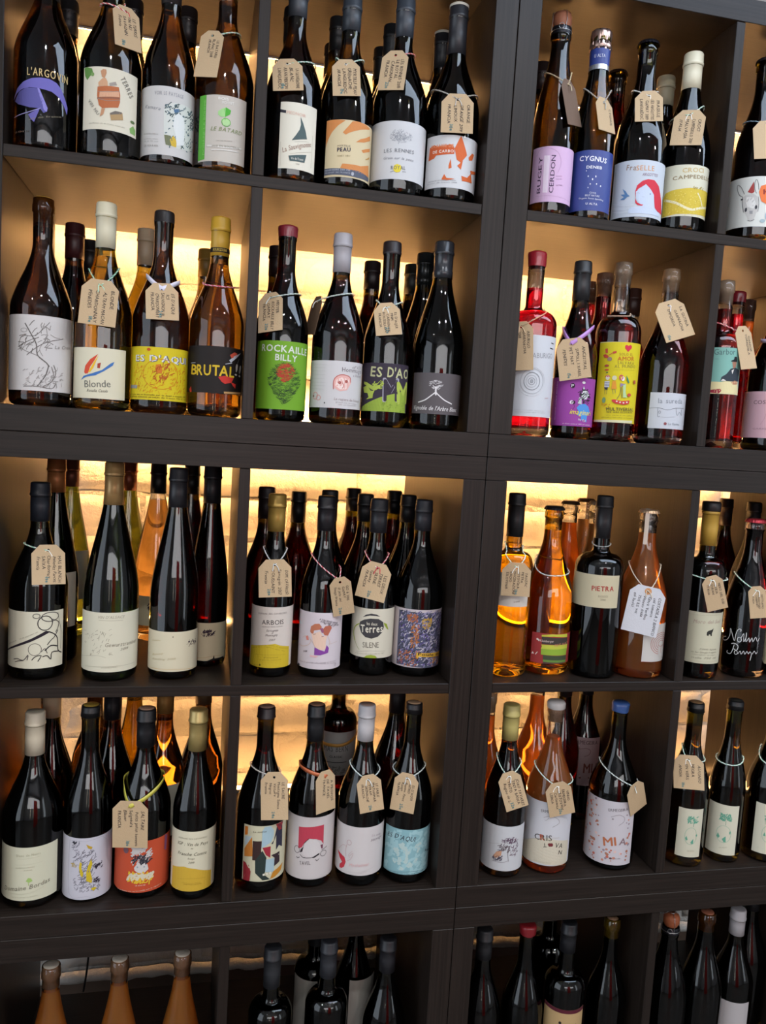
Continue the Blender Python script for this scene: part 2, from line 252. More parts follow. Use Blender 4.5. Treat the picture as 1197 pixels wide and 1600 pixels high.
BOTTLES = [
["r1a",1,-0.688,0.052,0.043,0.297,"burg","br","dkwhite",["cap","1c1a1c",0.0824],0,0.191,[0.0127,0.1136,-1.6,1.6,"0"],[["T","c9b07a",-253,974,308,968,101,"s","L'ARGOVIN"],["P","6c66b0",-532,670,-428,813,-313,888,-187,933,-62,953,43,956,137,929,206,865,267,745,310,649,300,557,246,658,174,744,77,793,-75,807,-219,813,-331,791,-427,749],["P","5a5796",-488,651,-387,759,-263,807,-105,806,-57,684,20,574,21,519,-24,489,-70,541,-214,544,-396,595],["P","8a84c8",-109,809,-82,806,28,560,14,510,-22,534],["P","6660a4",-229,450,-70,544,-144,352,-191,388],["L","a8a0d8",8,-499,432,-247,474,-63,546],["T","7d7460",-211,372,214,487,23,"r","vin de france"],["T","5d5750",-473,212,-208,214,20,"r","2019"]],"dark bottle printed with a violet wing-shaped veil",0],
["r1b",1,-0.5993,0.052,0.043,0.297,"burg","olive","dkwhite",["cap","3a3a30",0.0646],0,0.123,[0.0374,0.1222,-0.995,0.978,"d3cdb9"],[["P","5f8a45",-417,1217,-358,1222,-272,1196,-251,1131,-299,1095,-352,1046,-397,1109],["E","7c9c5c",-260,1116,27,27],["P","7ea55f",283,477,348,533,398,486,396,411,296,417],["E","5e7048",334,577,42,23],["P","b98a68",-142,1164,-107,1190,-67,1187,-61,1140,-88,1066,-124,1086],["P","c79b78",-172,1004,-120,1062,-72,1075,-47,1031,-41,969,-167,957],["P","b0663f",-180,948,-38,969,105,985,127,880,127,783,104,705,-110,661,-157,703,-184,829],["P","d0a080",-148,886,106,922,116,852,-155,806],["P","8d5c46",-183,805,125,847,129,824,-179,778],["P","9b928a",-23,1012,63,1046,80,1002,-15,973],["L","8f8379",8,-174,885,-36,890,114,932],["L","8f8379",8,-171,790,-33,771,126,815],["P","b98a68",-118,657,-70,662,-92,580,-140,544,-125,609],["P","a98c62",-5,608,165,650,176,556,13,513],["P","6d665e",-5,608,65,652,156,655,156,631,3,586],["T","77746a",118,1108,279,882,73,"s","TERRES"],["T","8a887e",-327,756,-173,558,43,"s","VIN NU"],["T","a5a090",-300,449,206,452,15,"r","appellation vin de france controlee"]],"bottle with cream label of a bather in a brown wooden barrel",0],
["r1c",1,-0.5177,0.052,0.038,0.297,"burg","amb","dkwhite",["cap","241f1f",0.0607],0,0.06,[0.0153,0.1106,-1.6,1.6,"c4c2bf"],[["T","8a8c92",-203,980,218,985,51,"s","VOIR LE PAYSAGE"],["T","8e9094",-381,812,-113,762,48,"i","Kamara"],["P","c9cdc6",-58,786,-25,852,84,896,205,907,340,901,468,874,551,776,551,605,482,369,407,308,135,272,-7,285,-50,417,-59,622],["H","3f5052",-49,626,495,885,80,46,11],["H","566b72",-29,271,494,872,70,46,11],["H","3c4a40",131,299,527,546,26,43,6],["P","6f7458",-46,431,44,431,89,330,48,287,-21,297],["P","c8a93c",32,374,86,440,132,368,127,284,62,290],["P","d5d8d6",90,717,147,766,229,729,253,598,246,345,134,313,114,447,74,575],["P","4d6c8c",73,802,145,827,154,782,89,757],["T","a3a19c",-386,445,-131,422,17,"r","MIS EN BOUTEILLE"],["T","a3a19c",-382,377,-129,357,14,"r","au domaine nature"],["T","a3a19c",-380,342,-128,322,14,"r","75 cl  13 vol"],["T","a3a19c",-377,276,-125,258,23,"r","2018"]],"bottle with grey label of a white tree with blue and yellow foliage",0],
["r1d",1,-0.4366,0.052,0.0425,0.297,"burg","amb","dkwhite",["none"],0,-0.003,[0.0146,0.108,-0.957,0.833,"bdb6ab"],[["P","58a53a",-461,1092,-276,1092,-274,174,-427,165],["T","7dbf5e",-277,242,-282,1021,37,"r","DOMAINE LA BOHEME"],["T","e6e4dd",-90,1015,56,1012,37,"b","BOIS"],["T","e6e4dd",-34,957,138,966,37,"b","MOISSET"],["P","4ea63a",15,777,85,825,97,883,39,908,24,914,-3,885],["P","9ccb85",15,777,17,909,-31,889,-84,850,-85,801,-41,773],["P","a9cf92",-33,744,16,766,81,748,90,694,49,658,-8,663],["L","4ea63a",7,16,771,17,736],["O","4ea63a",33,704,62,55,7],["T","7f8a5f",-187,578,272,574,55,"i","LE BATARD"],["T","9d978c",-99,426,130,449,14,"r","VIN DE FRANCE"],["L","cfcbc3",23,-234,364,4,352,282,387],["T","8d8878",-155,345,247,373,23,"b","MISE EN BOUTEILLE"],["L","cfcbc3",17,-168,304,215,326]],"bottle with beige label, green side band and green mushroom",0],
["r1e",1,-0.6866,0.217,0.043,0.2974,"burg","br","dkwhite",["cap","202022",0.055],0,0.168,0,[],"dark bottle behind the violet-veil bottle",1],
["r1f",1,-0.5829,0.178,0.043,0.2965,"burg","olive","dkwhite",["cap","1d1c20",0.055],0,0.101,0,[],"bottle with black capsule behind the barrel-label bottle",1],
["r1g",1,-0.4986,0.176,0.038,0.2965,"burg","amb","dkwhite",["cap","241f1f",0.055],0,0.041,0,[],"bottle with black capsule between the tree and the mushroom labels",1],
["r1h",1,-0.3335,0.052,0.0425,0.2969,"burg","amb","dkwhite",["cap","3c4046",0.0486],0,-0.084,[0.0176,0.1127,-0.45,0.968,"d8d3c2"],[["P","2c2c34",-203,1022,-103,1004,-105,964,-198,979],["T","d8b8a6",-95,956,195,938,43,"b","PIEDNOIR"],["P","4c5c5c",113,936,155,857,203,746,232,640,-3,583,53,660,107,749,124,825],["L","9a968c",3,38,566,273,611],["T","9b7f72",-126,401,311,554,71,"i","La Sauvignonne"],["P","4c5c5c",-40,359,235,415,207,293,-18,287],["T","dcd8cc",0,310,184,316,33,"b","Vin de France"],["T","a39d90",73,245,126,246,18,"r","2018"],["L","a39d90",3,-167,556,-157,211],["L","a39d90",3,336,723,330,248],["L","b0aa9c",3,-16,388,317,475]],"bottle with cream label of a grey sail",0],
["r1i",1,-0.2505,0.052,0.0405,0.2943,"burg","olive","dkwhite",["cap","33383e",0.0525],0,-0.147,[0.0162,0.0997,-0.811,1.6,"cdbd98"],[["P","c8834a",-353,1001,-145,996,-13,985,-126,908,-220,816,-285,713,-323,619],["P","c8834a",-48,809,18,888,92,985,159,998,322,993,444,972,417,950,226,890,61,819,-1,781],["P","c8834a",157,692,235,755,319,791,459,870,476,806,306,724],["P","c8834a",263,599,353,644,480,690,477,641,300,571],["P","b08a50",356,493,471,562,476,532,373,486],["P","c8834a",-59,292,-30,356,114,359,263,366,456,430,483,259,237,265,92,274],["P","555a68",-346,293,-146,288,52,281,236,284,484,253,486,196,211,183,-8,188,-197,194,-344,194],["T","a9acb4",-314,252,93,256,23,"b","MOURVEDRE 2019 750"],["T","a9acb4",-312,217,95,218,18,"r","PRODUIT DE FRANCE"],["E","a9acb4",133,225,22,28],["T","8e8370",-115,597,80,610,26,"r","MYRTILLE"],["T","2c2c44",-116,529,84,542,54,"b","PEAU"],["T","a39674",-114,454,88,468,23,"r","VINET VIRY"]],"bottle with orange and sand label of a pale hand",0],
["r1j",1,-0.1667,0.052,0.0429,0.3052,"burg","dk","red",["cap","363b42",0.0594],0,-0.211,[0.0227,0.1087,-1.6,1.6,"c4c4c4"],[["D","9ea0a4",-140,769,221,962,150,11],["D","8a8c92",-84,797,136,916,90,9],["L","95979a",8,1,743,20,812,24,872],["L","95979a",5,12,811,-54,883],["L","95979a",5,19,827,101,903],["T","77797d",-215,618,270,632,53,"s","LES RENNES"],["T","8a8c90",-220,517,259,521,37,"i","Grain sur la peau"],["P","d8c43c",-52,381,-42,426,3,451,59,433,78,383,49,335,-5,323,-40,344],["T","5d5f63",-86,366,139,376,53,"s","ROYAL"],["L","77797d",6,-99,328,-49,341],["L","77797d",6,88,346,146,344]],"bottle with pale grey label of a dotted tree over a small yellow sun",0],
["r1k",1,-0.0809,0.052,0.0426,0.3103,"burg","dk","red",["waxtop","c9c3b4","26262a",0.0767],0,-0.274,[0.0204,0.0995,-1.014,1.6,"c6c6c6"],[["P","c05a30",-370,631,-353,827,-270,856,-194,829,31,853,67,795,65,711,-85,699,-220,695,-254,654],["T","d98a62",-329,814,50,812,44,"b","ORANGE DE"],["T","e2d6cc",-283,728,55,733,41,"b","DE CARBO"],["P","c8602f",159,1005,270,768,284,726,181,597,111,633,67,795],["P","c8602f",-10,532,17,640,39,504,-7,486],["P","c8602f",319,704,398,787,457,782,411,683,335,662],["P","c8602f",-108,326,-68,406,-30,348,98,341,-27,310],["P","c8602f",205,403,315,396,394,478,442,344,220,329],["P","c8602f",125,543,214,634,189,492],["P","c8602f",380,520,571,555,569,515,394,470],["T","97989c",-338,299,117,313,19,"r","selection mis en bouteille au chateau"],["T","97989c",-358,265,136,281,16,"r","produit de france 2018"]],"white-waxed bottle with white label of orange wedges",0],
["r1l",1,-0.3333,0.1385,0.0425,0.3062,"burg","amb","dkwhite",["cap","202022",0.055],0,-0.078,0,[],"bottle half hidden behind the grey-sail bottle",1],
["r1m",1,-0.2552,0.1695,0.0405,0.3182,"burg","olive","dkwhite",["cap","1f2022",0.055],0,-0.132,0,[],"middle bottle behind the orange hand label",1],
["r1n",1,-0.2519,0.2535,0.0405,0.3132,"burg","olive","dkwhite",["cap","1f2022",0.055],0,-0.127,0,[],"hindmost bottle behind the orange hand label",1],
["r1o",1,-0.1685,0.1389,0.0429,0.3061,"burg","dk","red",["cap","1f2022",0.055],0,-0.196,0,[],"middle bottle behind the dotted-tree label",1],
["r1p",1,-0.1681,0.2259,0.0429,0.308,"burg","dk","red",["cap","1f2022",0.055],0,-0.185,0,[],"hindmost bottle behind the dotted-tree label",1],
["r1q",1,-0.0811,0.1386,0.0426,0.3085,"burg","dk","red",["waxtop","c9c3b4","26262a",0.06],0,-0.257,[0.03,0.115,-0.698,1.396,"c4c4c4"],[],"white-waxed bottle behind the orange-wedge label",1],
["r1r",1,0.0933,0.052,0.0346,0.3287,"champ","dk","dkwhite",["cage","a86c50",0.0235],0,-0.395,[0.0218,0.1085,-1.036,1.6,"c9a8c6"],[["T","4c3c54",-147,357,-148,932,62,"r","BUGEY"],["T","4c3c54",59,354,63,946,68,"r","CERDON"],["P","dccbda",-121,944,-28,937,-29,359,-107,364],["L","a98aa6",3,-233,313,75,309,442,274],["L","a98aa6",5,-256,953,-207,1048,-60,1058,82,999,149,887,149,782,109,673],["T","a98aa6",90,611,190,624,15,"r","METHODE"],["T","a98aa6",94,566,194,579,15,"r","PETILLANT"],["T","a98aa6",102,469,213,485,19,"b","NATUREL"],["L","a98aa6",3,380,1015,453,339]],"sparkling bottle with mauve label and wired cork",0],
["r1s",1,0.164,0.052,0.0345,0.3126,"champ","olive","dkwhite",["foil","8c6f66",0.0667],0,-0.441,[0.0165,0.1119,-1.085,1.6,"2f3f82"],[["T","dfe0e6",-199,959,259,927,75,"b","CYGNUS"],["T","dfe0e6",-72,828,182,822,44,"b","DENEB"],["E","dfe0e6",-67,792,6,9],["E","dfe0e6",-31,704,8,13],["E","dfe0e6",89,702,9,16],["E","dfe0e6",40,656,11,16],["E","dfe0e6",9,581,9,13],["E","dfe0e6",110,585,9,13],["E","dfe0e6",181,559,10,14],["E","dfe0e6",-21,524,6,11],["T","c3c6d6",9,429,113,426,28,"b","CAVA"],["T","c3c6d6",-59,390,175,380,28,"b","BRUT NATURE"],["T","c3c6d6",-157,349,253,331,25,"b","Organic Sense Sparkling"],["T","dfe0e6",-38,255,149,247,34,"r","U ALTA"]],"cava bottle with royal blue label and pink foil top",0],
["r1t",1,0.2497,0.052,0.0435,0.3075,"champ","dk","red",["crown","26242a",0.0195],0,-0.494,[0.0139,0.1042,-1.032,1.6,"b9bfc6"],[["T","8a6f5c",-186,890,-25,877,86,"s","Fra"],["T","c98f5c",-25,872,281,881,78,"s","SELLE"],["T","8b7382",75,789,350,800,45,"i","ARGOTTES"],["P","c23040",2,391,-14,536,9,637,89,710,177,742,297,739,404,667,465,565,528,464,622,253,430,264,350,306,326,418,304,516,224,591,154,656,97,624,28,579,-1,507],["P","b9c3d4",-4,536,43,579,146,658,233,592,310,502,327,360,365,279,480,246,492,190,-97,192,-95,250,-61,284,39,289,124,321,93,334,47,362,12,434],["P","c23040",-5,435,33,362,93,334,135,333,110,313,43,321,2,355],["L","7d869c",4,13,507,34,518,56,507],["E","7d869c",236,510,12,13],["L","9098ae",4,97,457,142,452],["P","5478a0",-223,599,-167,557,-131,502,-92,469,-135,458,-178,420,-252,429,-190,465,-252,512,-178,507],["L","ccd2d8",6,-397,388,-168,316,-22,333],["L","ccd2d8",6,-412,318,-195,261,-75,278],["L","d4dade",6,-416,260,-223,214,-99,214]],"crown-capped bottle with label of a red-haired woman and blue swallow",0],
["r1u",1,0.3349,0.0519,0.0411,0.3019,"champ","dk","red",["cap","d8d0b4",0.0603],0,-0.544,[0.0251,0.1085,-0.775,1.6,"c9c6b0"],[["T","c0a878",-14,954,360,980,70,"b","CROCI"],["T","8e7d5e",-161,842,595,891,58,"b","CAMPEDELLO"],["P","c4ac3c",-310,567,-271,648,-158,679,-13,694,131,709,301,706,612,708,595,534,595,308,172,285,-63,284,-303,259,-300,400],["L","d6cfa8",39,-278,538,-79,470,72,391,197,361,341,404,595,466],["L","d6cfa8",21,270,643,342,552,414,419],["H","d6c868",-273,259,595,656,110,18,6],["H","a89030",-273,259,595,656,60,15,5],["H","a08c3c",177,702,385,745,14,36,6]],"cream-capped bottle with label of a yellow hill",0],
["r1v",1,0.4753,0.052,0.0442,0.3142,"champ","dk","red",["crown","3c3a3e",0.0214],0,-0.621,[0.0231,0.1062,-1.091,1.6,"c8c8c0"],[["L","5c5c5c",9,-150,782,-217,907,-287,960,-285,884,-239,785,-188,750],["L","5c5c5c",8,70,838,54,938,18,1009,-2,941,10,840,40,776],["P","9a3c38",-100,812,-17,980,4,803,-31,780],["P","b7b4ae",-179,723,-126,765,-8,778,57,725,91,587,91,486,59,449,34,336,-36,327,-96,446,-140,502,-158,606],["P","d0cec8",-110,725,-2,715,43,612,16,525,-82,558,-115,650],["L","55555a",8,-175,748,-168,620,-135,476],["L","55555a",6,71,725,93,599,87,474],["E","3c3c40",-102,516,19,36],["E","3c3c40",53,549,19,34],["P","8c8c8c",-46,492,7,494,7,438,-35,440],["L","5c5c60",8,-62,341,-12,323,45,348],["E","3c3c40",-183,698,18,13],["P","d8703c",73,800,100,900,177,927,285,900,332,781,316,653,211,604,124,650],["T","8c3428",144,763,271,773,78,"b","K"],["E","98a8ac",176,325,44,31],["E","8ca6b8",254,419,42,78]],"crown-capped bottle with label of a grey donkey",0],
["r1w",1,0.2543,0.1635,0.0435,0.3072,"champ","amb","red",["crown","3a2c28",0.01],0,-0.463,0,[],"brown crown-capped bottle behind, right of the blue label",1],
["r1x",1,0.3347,0.1346,0.0411,0.2977,"champ","dk","red",["cap","cfc4a4",0.052],0,-0.517,0,[],"cream-capped bottle behind the yellow-hill label",1],
["r1y",1,0.1327,0.2236,0.0346,0.3281,"champ","dk","dkwhite",["cap","2c2220",0.05],0,-0.376,0,[],"bottle in the dark beside the wall of the bay with the mauve label",1],
["r2a",2,-0.688,0.052,0.043,0.2999,"burg","br","dkwhite",["corkwax","b08c3c","",0.0085],0,0.191,[0.0209,0.1278,-1.6,1.6,"c3bfbc"],[["H","77726e",-316,759,121,1165,34,92,8],["L","6a6561",17,-224,1156,-137,1011,-62,866,-46,717,69,621,114,565],["L","6a6561",9,109,1194,18,1085,-93,984,-262,974,-314,853,-276,778],["L","5a5552",8,-313,822,-211,886,-78,955],["L","5a5552",9,-192,706,-62,821,78,911,322,987],["L","8a8581",8,60,1120,77,986,22,889,-19,795,25,708],["L","77726e",8,-294,808,-177,753,-46,709,55,635],["L","8a8581",6,120,1022,197,986,265,987],["O","8a8581",-238,1058,46,27,6],["L","5a5552",14,106,587,86,501,58,423,-38,278],["L","77726e",12,174,594,208,483,148,354,32,276],["L","77726e",9,144,568,178,418,90,288],["L","5a5552",8,-232,265,-38,275,150,255,212,329],["H","8f8a86",-235,283,317,542,60,52,6],["T","8a8581",185,829,481,852,46,"i","La Croix"]],"bottle with white label of a drawn twisted vine",0],
["r2b",2,-0.6008,0.052,0.0404,0.3033,"burg","oliveC","white",["cap","cfc8ac",0.0662],0,0.124,[0.0155,0.0889,-1.6,0.905,"cfc9b0"],[["P","c84a30",-269,527,-253,620,-179,716,-65,800,-115,704,-176,608,-206,514,-250,505],["P","e0b02c",-204,530,-160,609,-115,696,-57,785,-99,674,-128,596,-174,531],["P","9c3c2c",-72,661,-25,677,-38,594,-73,596],["P","3f6ca8",-326,410,-277,473,-142,518,-8,573,109,677,164,706,141,649,22,560,-95,490,-240,459],["T","5c5c58",-254,308,118,333,100,"t","Blonde"],["T","6c6a60",-216,248,75,254,40,"i","Rosalia Casals"]],"bottle with square cream label of a red, yellow and blue brushstroke sail",0],
["r2c",2,-0.518,0.052,0.0418,0.3005,"burg","br","dkwhite",["corkcap","1f1a1a","b0a090",0.0158],0,0.06,[0.0186,0.0964,-1.6,1.6,"c8b41c"],[["T","6e6a62",-386,741,479,752,98,"b","ES D'AQUI"],["T","d0d0cc",-397,750,459,758,88,"b","ES D'AQUI"],["O","c07818",18,573,262,221,8],["H","c8780c",-442,290,478,712,120,47,5],["H","b05818",-359,307,441,698,50,41,6],["P","c07020",-55,708,13,721,38,637,33,582,-29,585,-61,645],["H","a84c18",-75,480,142,730,34,54,9],["E","b84c18",-165,923,29,22],["P","8f8f88",-574,352,-543,399,-343,395,-353,347],["T","5c4c1c",-616,248,483,257,22,"r","vin de france mis en bouteille par es daqui a magalas 2018"],["T","5c4c1c",-604,216,486,220,22,"r","sans sulfites ajoutes produit de france 75cl 12 vol"]],"bottle with bright yellow scribbled label and white bubble lettering",0],
["r2d",2,-0.4348,0.052,0.0408,0.3011,"burg","amb","white",["cap","b8902c",0.0585],0,-0.005,[0.035,0.1047,-1.6,1.6,"1c1614"],[["T","c8a828",-428,621,-294,609,144,"b","B"],["T","c8a828",-294,609,62,612,152,"b","RUT"],["T","c8a828",54,611,306,606,152,"b","AL"],["T","b8b4a8",315,643,463,624,176,"t","!!"],["P","b83028",44,594,144,619,296,593,258,525,149,499,98,527],["P","b83028",247,532,348,508,339,443,291,479],["P","b84c38",214,937,296,986,356,969,323,901,250,877],["P","b0b4bc",203,856,299,930,446,988,324,893,233,824],["L","b0b4bc",8,-434,786,-325,789],["L","b0b4bc",10,145,794,253,821],["P","b08a58",137,383,515,398,492,367,141,354],["P","a83028",-468,392,-409,440,-389,360,-433,336],["L","77787c",6,403,894,356,776,461,640]],"amber bottle with yellow capsule and black label lettered in yellow",0],
["r2e",2,-0.659,0.1455,0.0375,0.2898,"burg","br","red",["cap","3a1618",0.055],0,0.157,0,[],"bottle with dark red capsule behind the twisted-vine label",1],
["r2f",2,-0.6497,0.2365,0.0385,0.2852,"burg","dk","red",["cap","17161a",0.055],0,0.142,0,[],"black-topped bottle far back beside the cream capsule",1],
["r2g",2,-0.554,0.1904,0.0404,0.3034,"burg","oliveC","white",["cap","bfa88c",0.06],0,0.08,0,[],"beige-capped bottle behind the yellow scribbled label",1],
["r2h",2,-0.4567,0.2868,0.0408,0.3013,"burg","amb","white",["cap","8c7030",0.05],0,0.011,0,[],"bottle glimpsed behind the amber bottle with yellow capsule",1],
["r2i",2,-0.3325,0.052,0.0389,0.2994,"burg","dk","red",["wax","7c2430",0.017],0,-0.084,[0.0172,0.1209,-1.6,1.6,"6c9c28"],[["T","d0d4c8",-366,1052,466,1028,100,"b","ROCKAILLE"],["T","d0d4c8",-110,915,236,909,91,"b","BILLY"],["Z","2c4420",-205,261,316,902,430,22],["Z","b03828",-86,583,201,889,170,22]],"red-waxed bottle with bright green label of a scaly heart-shaped cluster",0],
["r2j",2,-0.2457,0.052,0.0408,0.2982,"burg","dk","red",["cap","a4a0a4",0.0609],0,-0.151,[0.0246,0.0974,-1.6,1.6,"c3c0c0"],[["T","6c6468",88,815,487,815,66,"s","Hommage"],["T","7c7478",288,751,499,748,39,"s","a Robert"],["T","8c8488",250,874,457,880,42,"i","d'O"],["P","d8a8a0",-38,577,-27,711,45,760,153,768,232,731,244,642,184,533,74,510,12,536],["P","e4cfc8",-6,594,12,684,93,726,208,699,221,626,166,547,72,540],["L","b05c54",13,-29,533,-32,666,24,744,121,766,223,737,242,657],["E","a45850",59,642,24,24],["E","a45850",167,666,26,24],["L","b05c54",9,105,646,124,588,102,557],["T","9c8c8c",-12,371,473,362,39,"s","Le rapiere de l'oiseau"],["T","a8a0a0",16,335,409,322,18,"r","grand vin de robert"],["T","a8a0a0",55,298,384,296,18,"r","mis en bouteille"],["O","d09088",-345,426,52,54,9],["O","d09088",-279,397,43,39,9],["E","806860",-387,418,21,15],["E","505050",-160,319,11,13],["L","b8b4b4",4,-538,920,-161,904],["L","b8b4b4",4,-527,866,-166,855],["L","b8b4b4",4,-517,813,-163,804],["L","b8b4b4",4,-507,760,-168,749],["L","b8b4b4",4,-497,694,-164,687],["L","b8b4b4",4,-488,638,-161,631],["L","b8b4b4",4,-480,585,-158,579],["L","b8b4b4",4,-474,540,-188,526]],"silver-capped bottle with white label of a small red owl face",0],
["r2k",2,-0.1659,0.052,0.0369,0.294,"burg","dk","red",["corkcap","241c1e","a08c7c",0.0205],0,-0.211,[0.0244,0.1001,-1.6,1.6,"342c38"],[["T","b4b488",-247,792,-48,782,149,"b","ES"],["T","b4b488",35,790,171,785,149,"b","D'"],["T","b4b488",175,783,490,791,144,"b","AO"],["P","8ca23c",-439,244,-426,301,-45,469,138,526,416,609,457,245,157,232],["T","9c98a4",-18,403,254,414,357,"b","M"],["T","342c38",-2,414,229,424,326,"b","M"],["T","a4b44c",221,381,502,399,334,"b","M"],["T","342c38",171,529,234,534,76,"b","&"],["P","a4b44c",-390,706,-307,692,-132,609,-122,579,-171,562,-327,644,-385,668],["P","a4b44c",-405,615,-303,644,-236,583,-154,563,-176,509,-181,448,-307,423,-256,462,-282,522,-370,530],["P","2c2430",-256,591,-163,570,-188,557,-225,565],["H","a4b44c",-194,595,-26,707,24,61,9],["P","a4b44c",-158,630,-72,656,-54,616,-130,574],["H","6c8430",-36,255,438,406,26,36,5]],"bottle with dark plum and lime label of a headscarfed figure",0],
["r2l",2,-0.0798,0.052,0.0408,0.3033,"champ","dk","red",["capS","2c2e32",0.0586],0,-0.275,[0.0256,0.0908,-1.056,1.6,"565052"],[["L","d4d0d0",18,-282,433,-157,474,-51,555,8,604],["L","d4d0d0",18,8,604,90,532,176,477,302,433],["P","d4d0d0",-6,588,-4,694,17,696,26,559,5,550],["Z","d4d0d0",-108,635,133,809,52,17],["L","d4d0d0",9,4,664,-46,715],["L","d4d0d0",9,12,665,70,722],["T","d8d4d4",-388,316,416,312,68,"i","Vignoble de l'Arbre Blanc"]],"black-foiled bottle with grey label of a white tree on a peak",0],
["r2m",2,-0.3369,0.1949,0.0389,0.2995,"burg","dk","red",["cap","241a1c",0.05],0,-0.073,0,[],"bottle half hidden behind the red-waxed bottle",1],
["r2n",2,-0.1671,0.2049,0.0369,0.2937,"burg","dk","red",["cap","1f1618",0.05],0,-0.189,0,[],"dark bottle between the silver capsule and the plum label",1],
["r2o",2,-0.0837,0.2388,0.0408,0.3031,"champ","dk","red",["cap","1a1c1a",0.055],0,-0.239,0,[],"hindmost of the dark bottles behind the white-tree label",1],
["r2p",2,-0.0855,0.1428,0.0408,0.3033,"champ","dk","red",["capS","1d1f20",0.055],0,-0.253,0,[],"middle bottle in the file behind the white-tree label",1],
["r2q",2,0.0813,0.052,0.0404,0.304,"bord","clear","rose",["wax","9c2430",0.0237],0.2451,-0.387,[0.032,0.1644,-0.607,1.6,"c0c2c6"],[["T","8c8e92",43,1269,439,1292,81,"t","ABURIGO"],["L","1c1c1e",17,376,1541,452,1532],["L","1c1c1e",17,357,1454,453,1447],["O","8c8e92",56,894,24,27,9],["O","8c8e92",56,894,55,55,10],["O","a4a6aa",56,894,88,98,9],["O","84868a",62,895,130,141,11],["O","a8aaae",65,895,191,203,11],["O","c4c6ca",63,889,227,233,9],["E","9c9ea2",56,894,17,20],["T","a4a6aa",-189,414,312,417,12,"r","vino rosado natural"],["T","a4a6aa",-186,378,352,389,12,"r","elaborado y embotellado sin sulfitos"],["T","b07070",315,626,405,633,15,"r","2019"]],"pink wine bottle with red wax and white label of concentric rings",0],
["r2r",2,0.1646,0.052,0.0352,0.2978,"burg","dk","rosedk",["cap","222224",0.0655],0,-0.441,[0.0212,0.1015,-1.6,1.6,"8e3f90"],[["T","d0b8d0",-292,305,-294,953,25,"s","ancestral natural sparkling"],["E","2c1c2c",-15,880,39,42],["T","d8d0d8",-34,854,8,856,50,"t","P"],["E","2c1c2c",15,605,34,32],["E","d8d0d8",-12,607,31,32],["L","3c1c3c",5,19,603,37,529,10,490],["E","d8d4d8",167,940,30,20],["P","c0c4c4",156,784,168,884,203,813,250,804,292,745,233,666,167,667,128,733],["H","242428",98,589,315,824,40,62,9],["P","b8bcbc",88,594,105,694,145,684,155,573],["P","4c88c8",75,519,115,571,181,588,225,591,298,546,340,461,279,395,275,282,220,341,165,312,158,387,92,395,112,459],["T","d8c83c",-31,413,361,400,82,"i","imaginari"],["T","d0c8d8",118,316,257,293,32,"b","by EJS"],["T","e0c8d8",-133,240,376,237,20,"s","vi d'uva natural 2019 del penedes"]],"bottle with magenta label of a winged figure on a blue splash",0],
["r2s",2,0.2395,0.052,0.038,0.3036,"round","clear","rosedk",["cork","a58c74",""],0.2195,-0.488,[0.0316,0.166,-0.82,1.6,"c8b820"],[["P","c9c5a0",-335,1667,450,1685,447,1667,-307,1648],["P","c9c5a0",-317,348,432,369,425,322,-316,301],["P","c03040",187,1500,132,1557,128,1599,156,1620,186,1599,219,1625,251,1602,251,1567],["T","a07828",47,1435,293,1443,43,"s","SOLO EL"],["T","b86820",22,1349,324,1365,66,"b","AMOR"],["T","8c8030",27,1289,332,1300,49,"s","SALVARA"],["T","8c8030",-16,1228,377,1247,49,"s","AL MUNDO"],["T","a09430",-27,1188,357,1207,12,"r","rosado de maceracion carbonica"],["P","b84838",-228,1438,-181,1458,-125,1422,-136,1386,-191,1394],["P","b84838",-197,1544,-151,1550,-144,1472,-182,1473],["P","b84838",-66,1493,-5,1508,-2,1476,-49,1458],["L","b84838",10,-126,1436,-58,1479],["E","907868",-106,1372,40,35],["E","a04c38",-145,1262,39,20],["E","b84838",-139,1193,36,14],["P","4c6840",-154,1158,-106,1158,-127,1132],["P","c03848",-155,1086,-112,1108,-67,1080,-87,1065,-145,1065],["E","d0ccb8",-112,1058,32,37],["P","b8bcc0",-158,1000,-75,1008,-73,901,-153,900],["L","50545c",6,-156,979,-77,982],["L","50545c",6,-153,950,-75,954],["L","50545c",6,-151,925,-73,930],["P","30343c",-158,900,-94,900,-98,857,-143,864],["L","4c4c48",6,-143,864,-135,778],["L","4c4c48",6,-106,864,-106,785],["E","c4c0a0",-2,1060,38,40],["P","d08c30",-28,1005,23,1011,48,877,-40,873],["L","70745c",6,-17,874,-1,789],["L","70745c",6,20,876,33,805],["O","c03858",106,1073,25,37,17],["E","d8d4cc",137,1053,29,37],["P","8c7890",96,979,148,968,202,972,150,947,102,908],["P","3c7c5c",188,1114,227,1060,260,991,234,989,203,1044],["L","4c4c48",7,112,909,105,794,62,713],["L","4c4c48",7,121,910,140,725],["P","a8c08c",143,940,194,972,200,829,234,746,161,741],["P","b83838",-21,695,27,704,129,681,294,700,281,641,180,620,47,634,-11,667],["E","d8d0c0",65,673,14,12],["E","d8d0c0",119,659,14,12],["E","d8d0c0",177,653,15,12],["E","d8d0c0",238,667,17,12],["E","b84838",273,791,37,29],["P","a04c38",339,1041,397,1046,407,989,354,984],["E","6c8c60",-142,684,30,49],["H","b86020",-195,541,-47,627,12,20,6],["T","54502c",-90,510,402,527,52,"b","MULTIVERSAL"],["T","6c6428",-87,472,393,490,26,"b","WE ARE ECSTATIC"],["T","8c8428",-90,426,402,440,20,"r","vino natural sin sulfitos"],["T","8c8428",-161,387,410,397,20,"r","elaborado y embotellado en la propiedad"]],"round-shouldered bottle with bright yellow label of dancing couples under a heart",0],
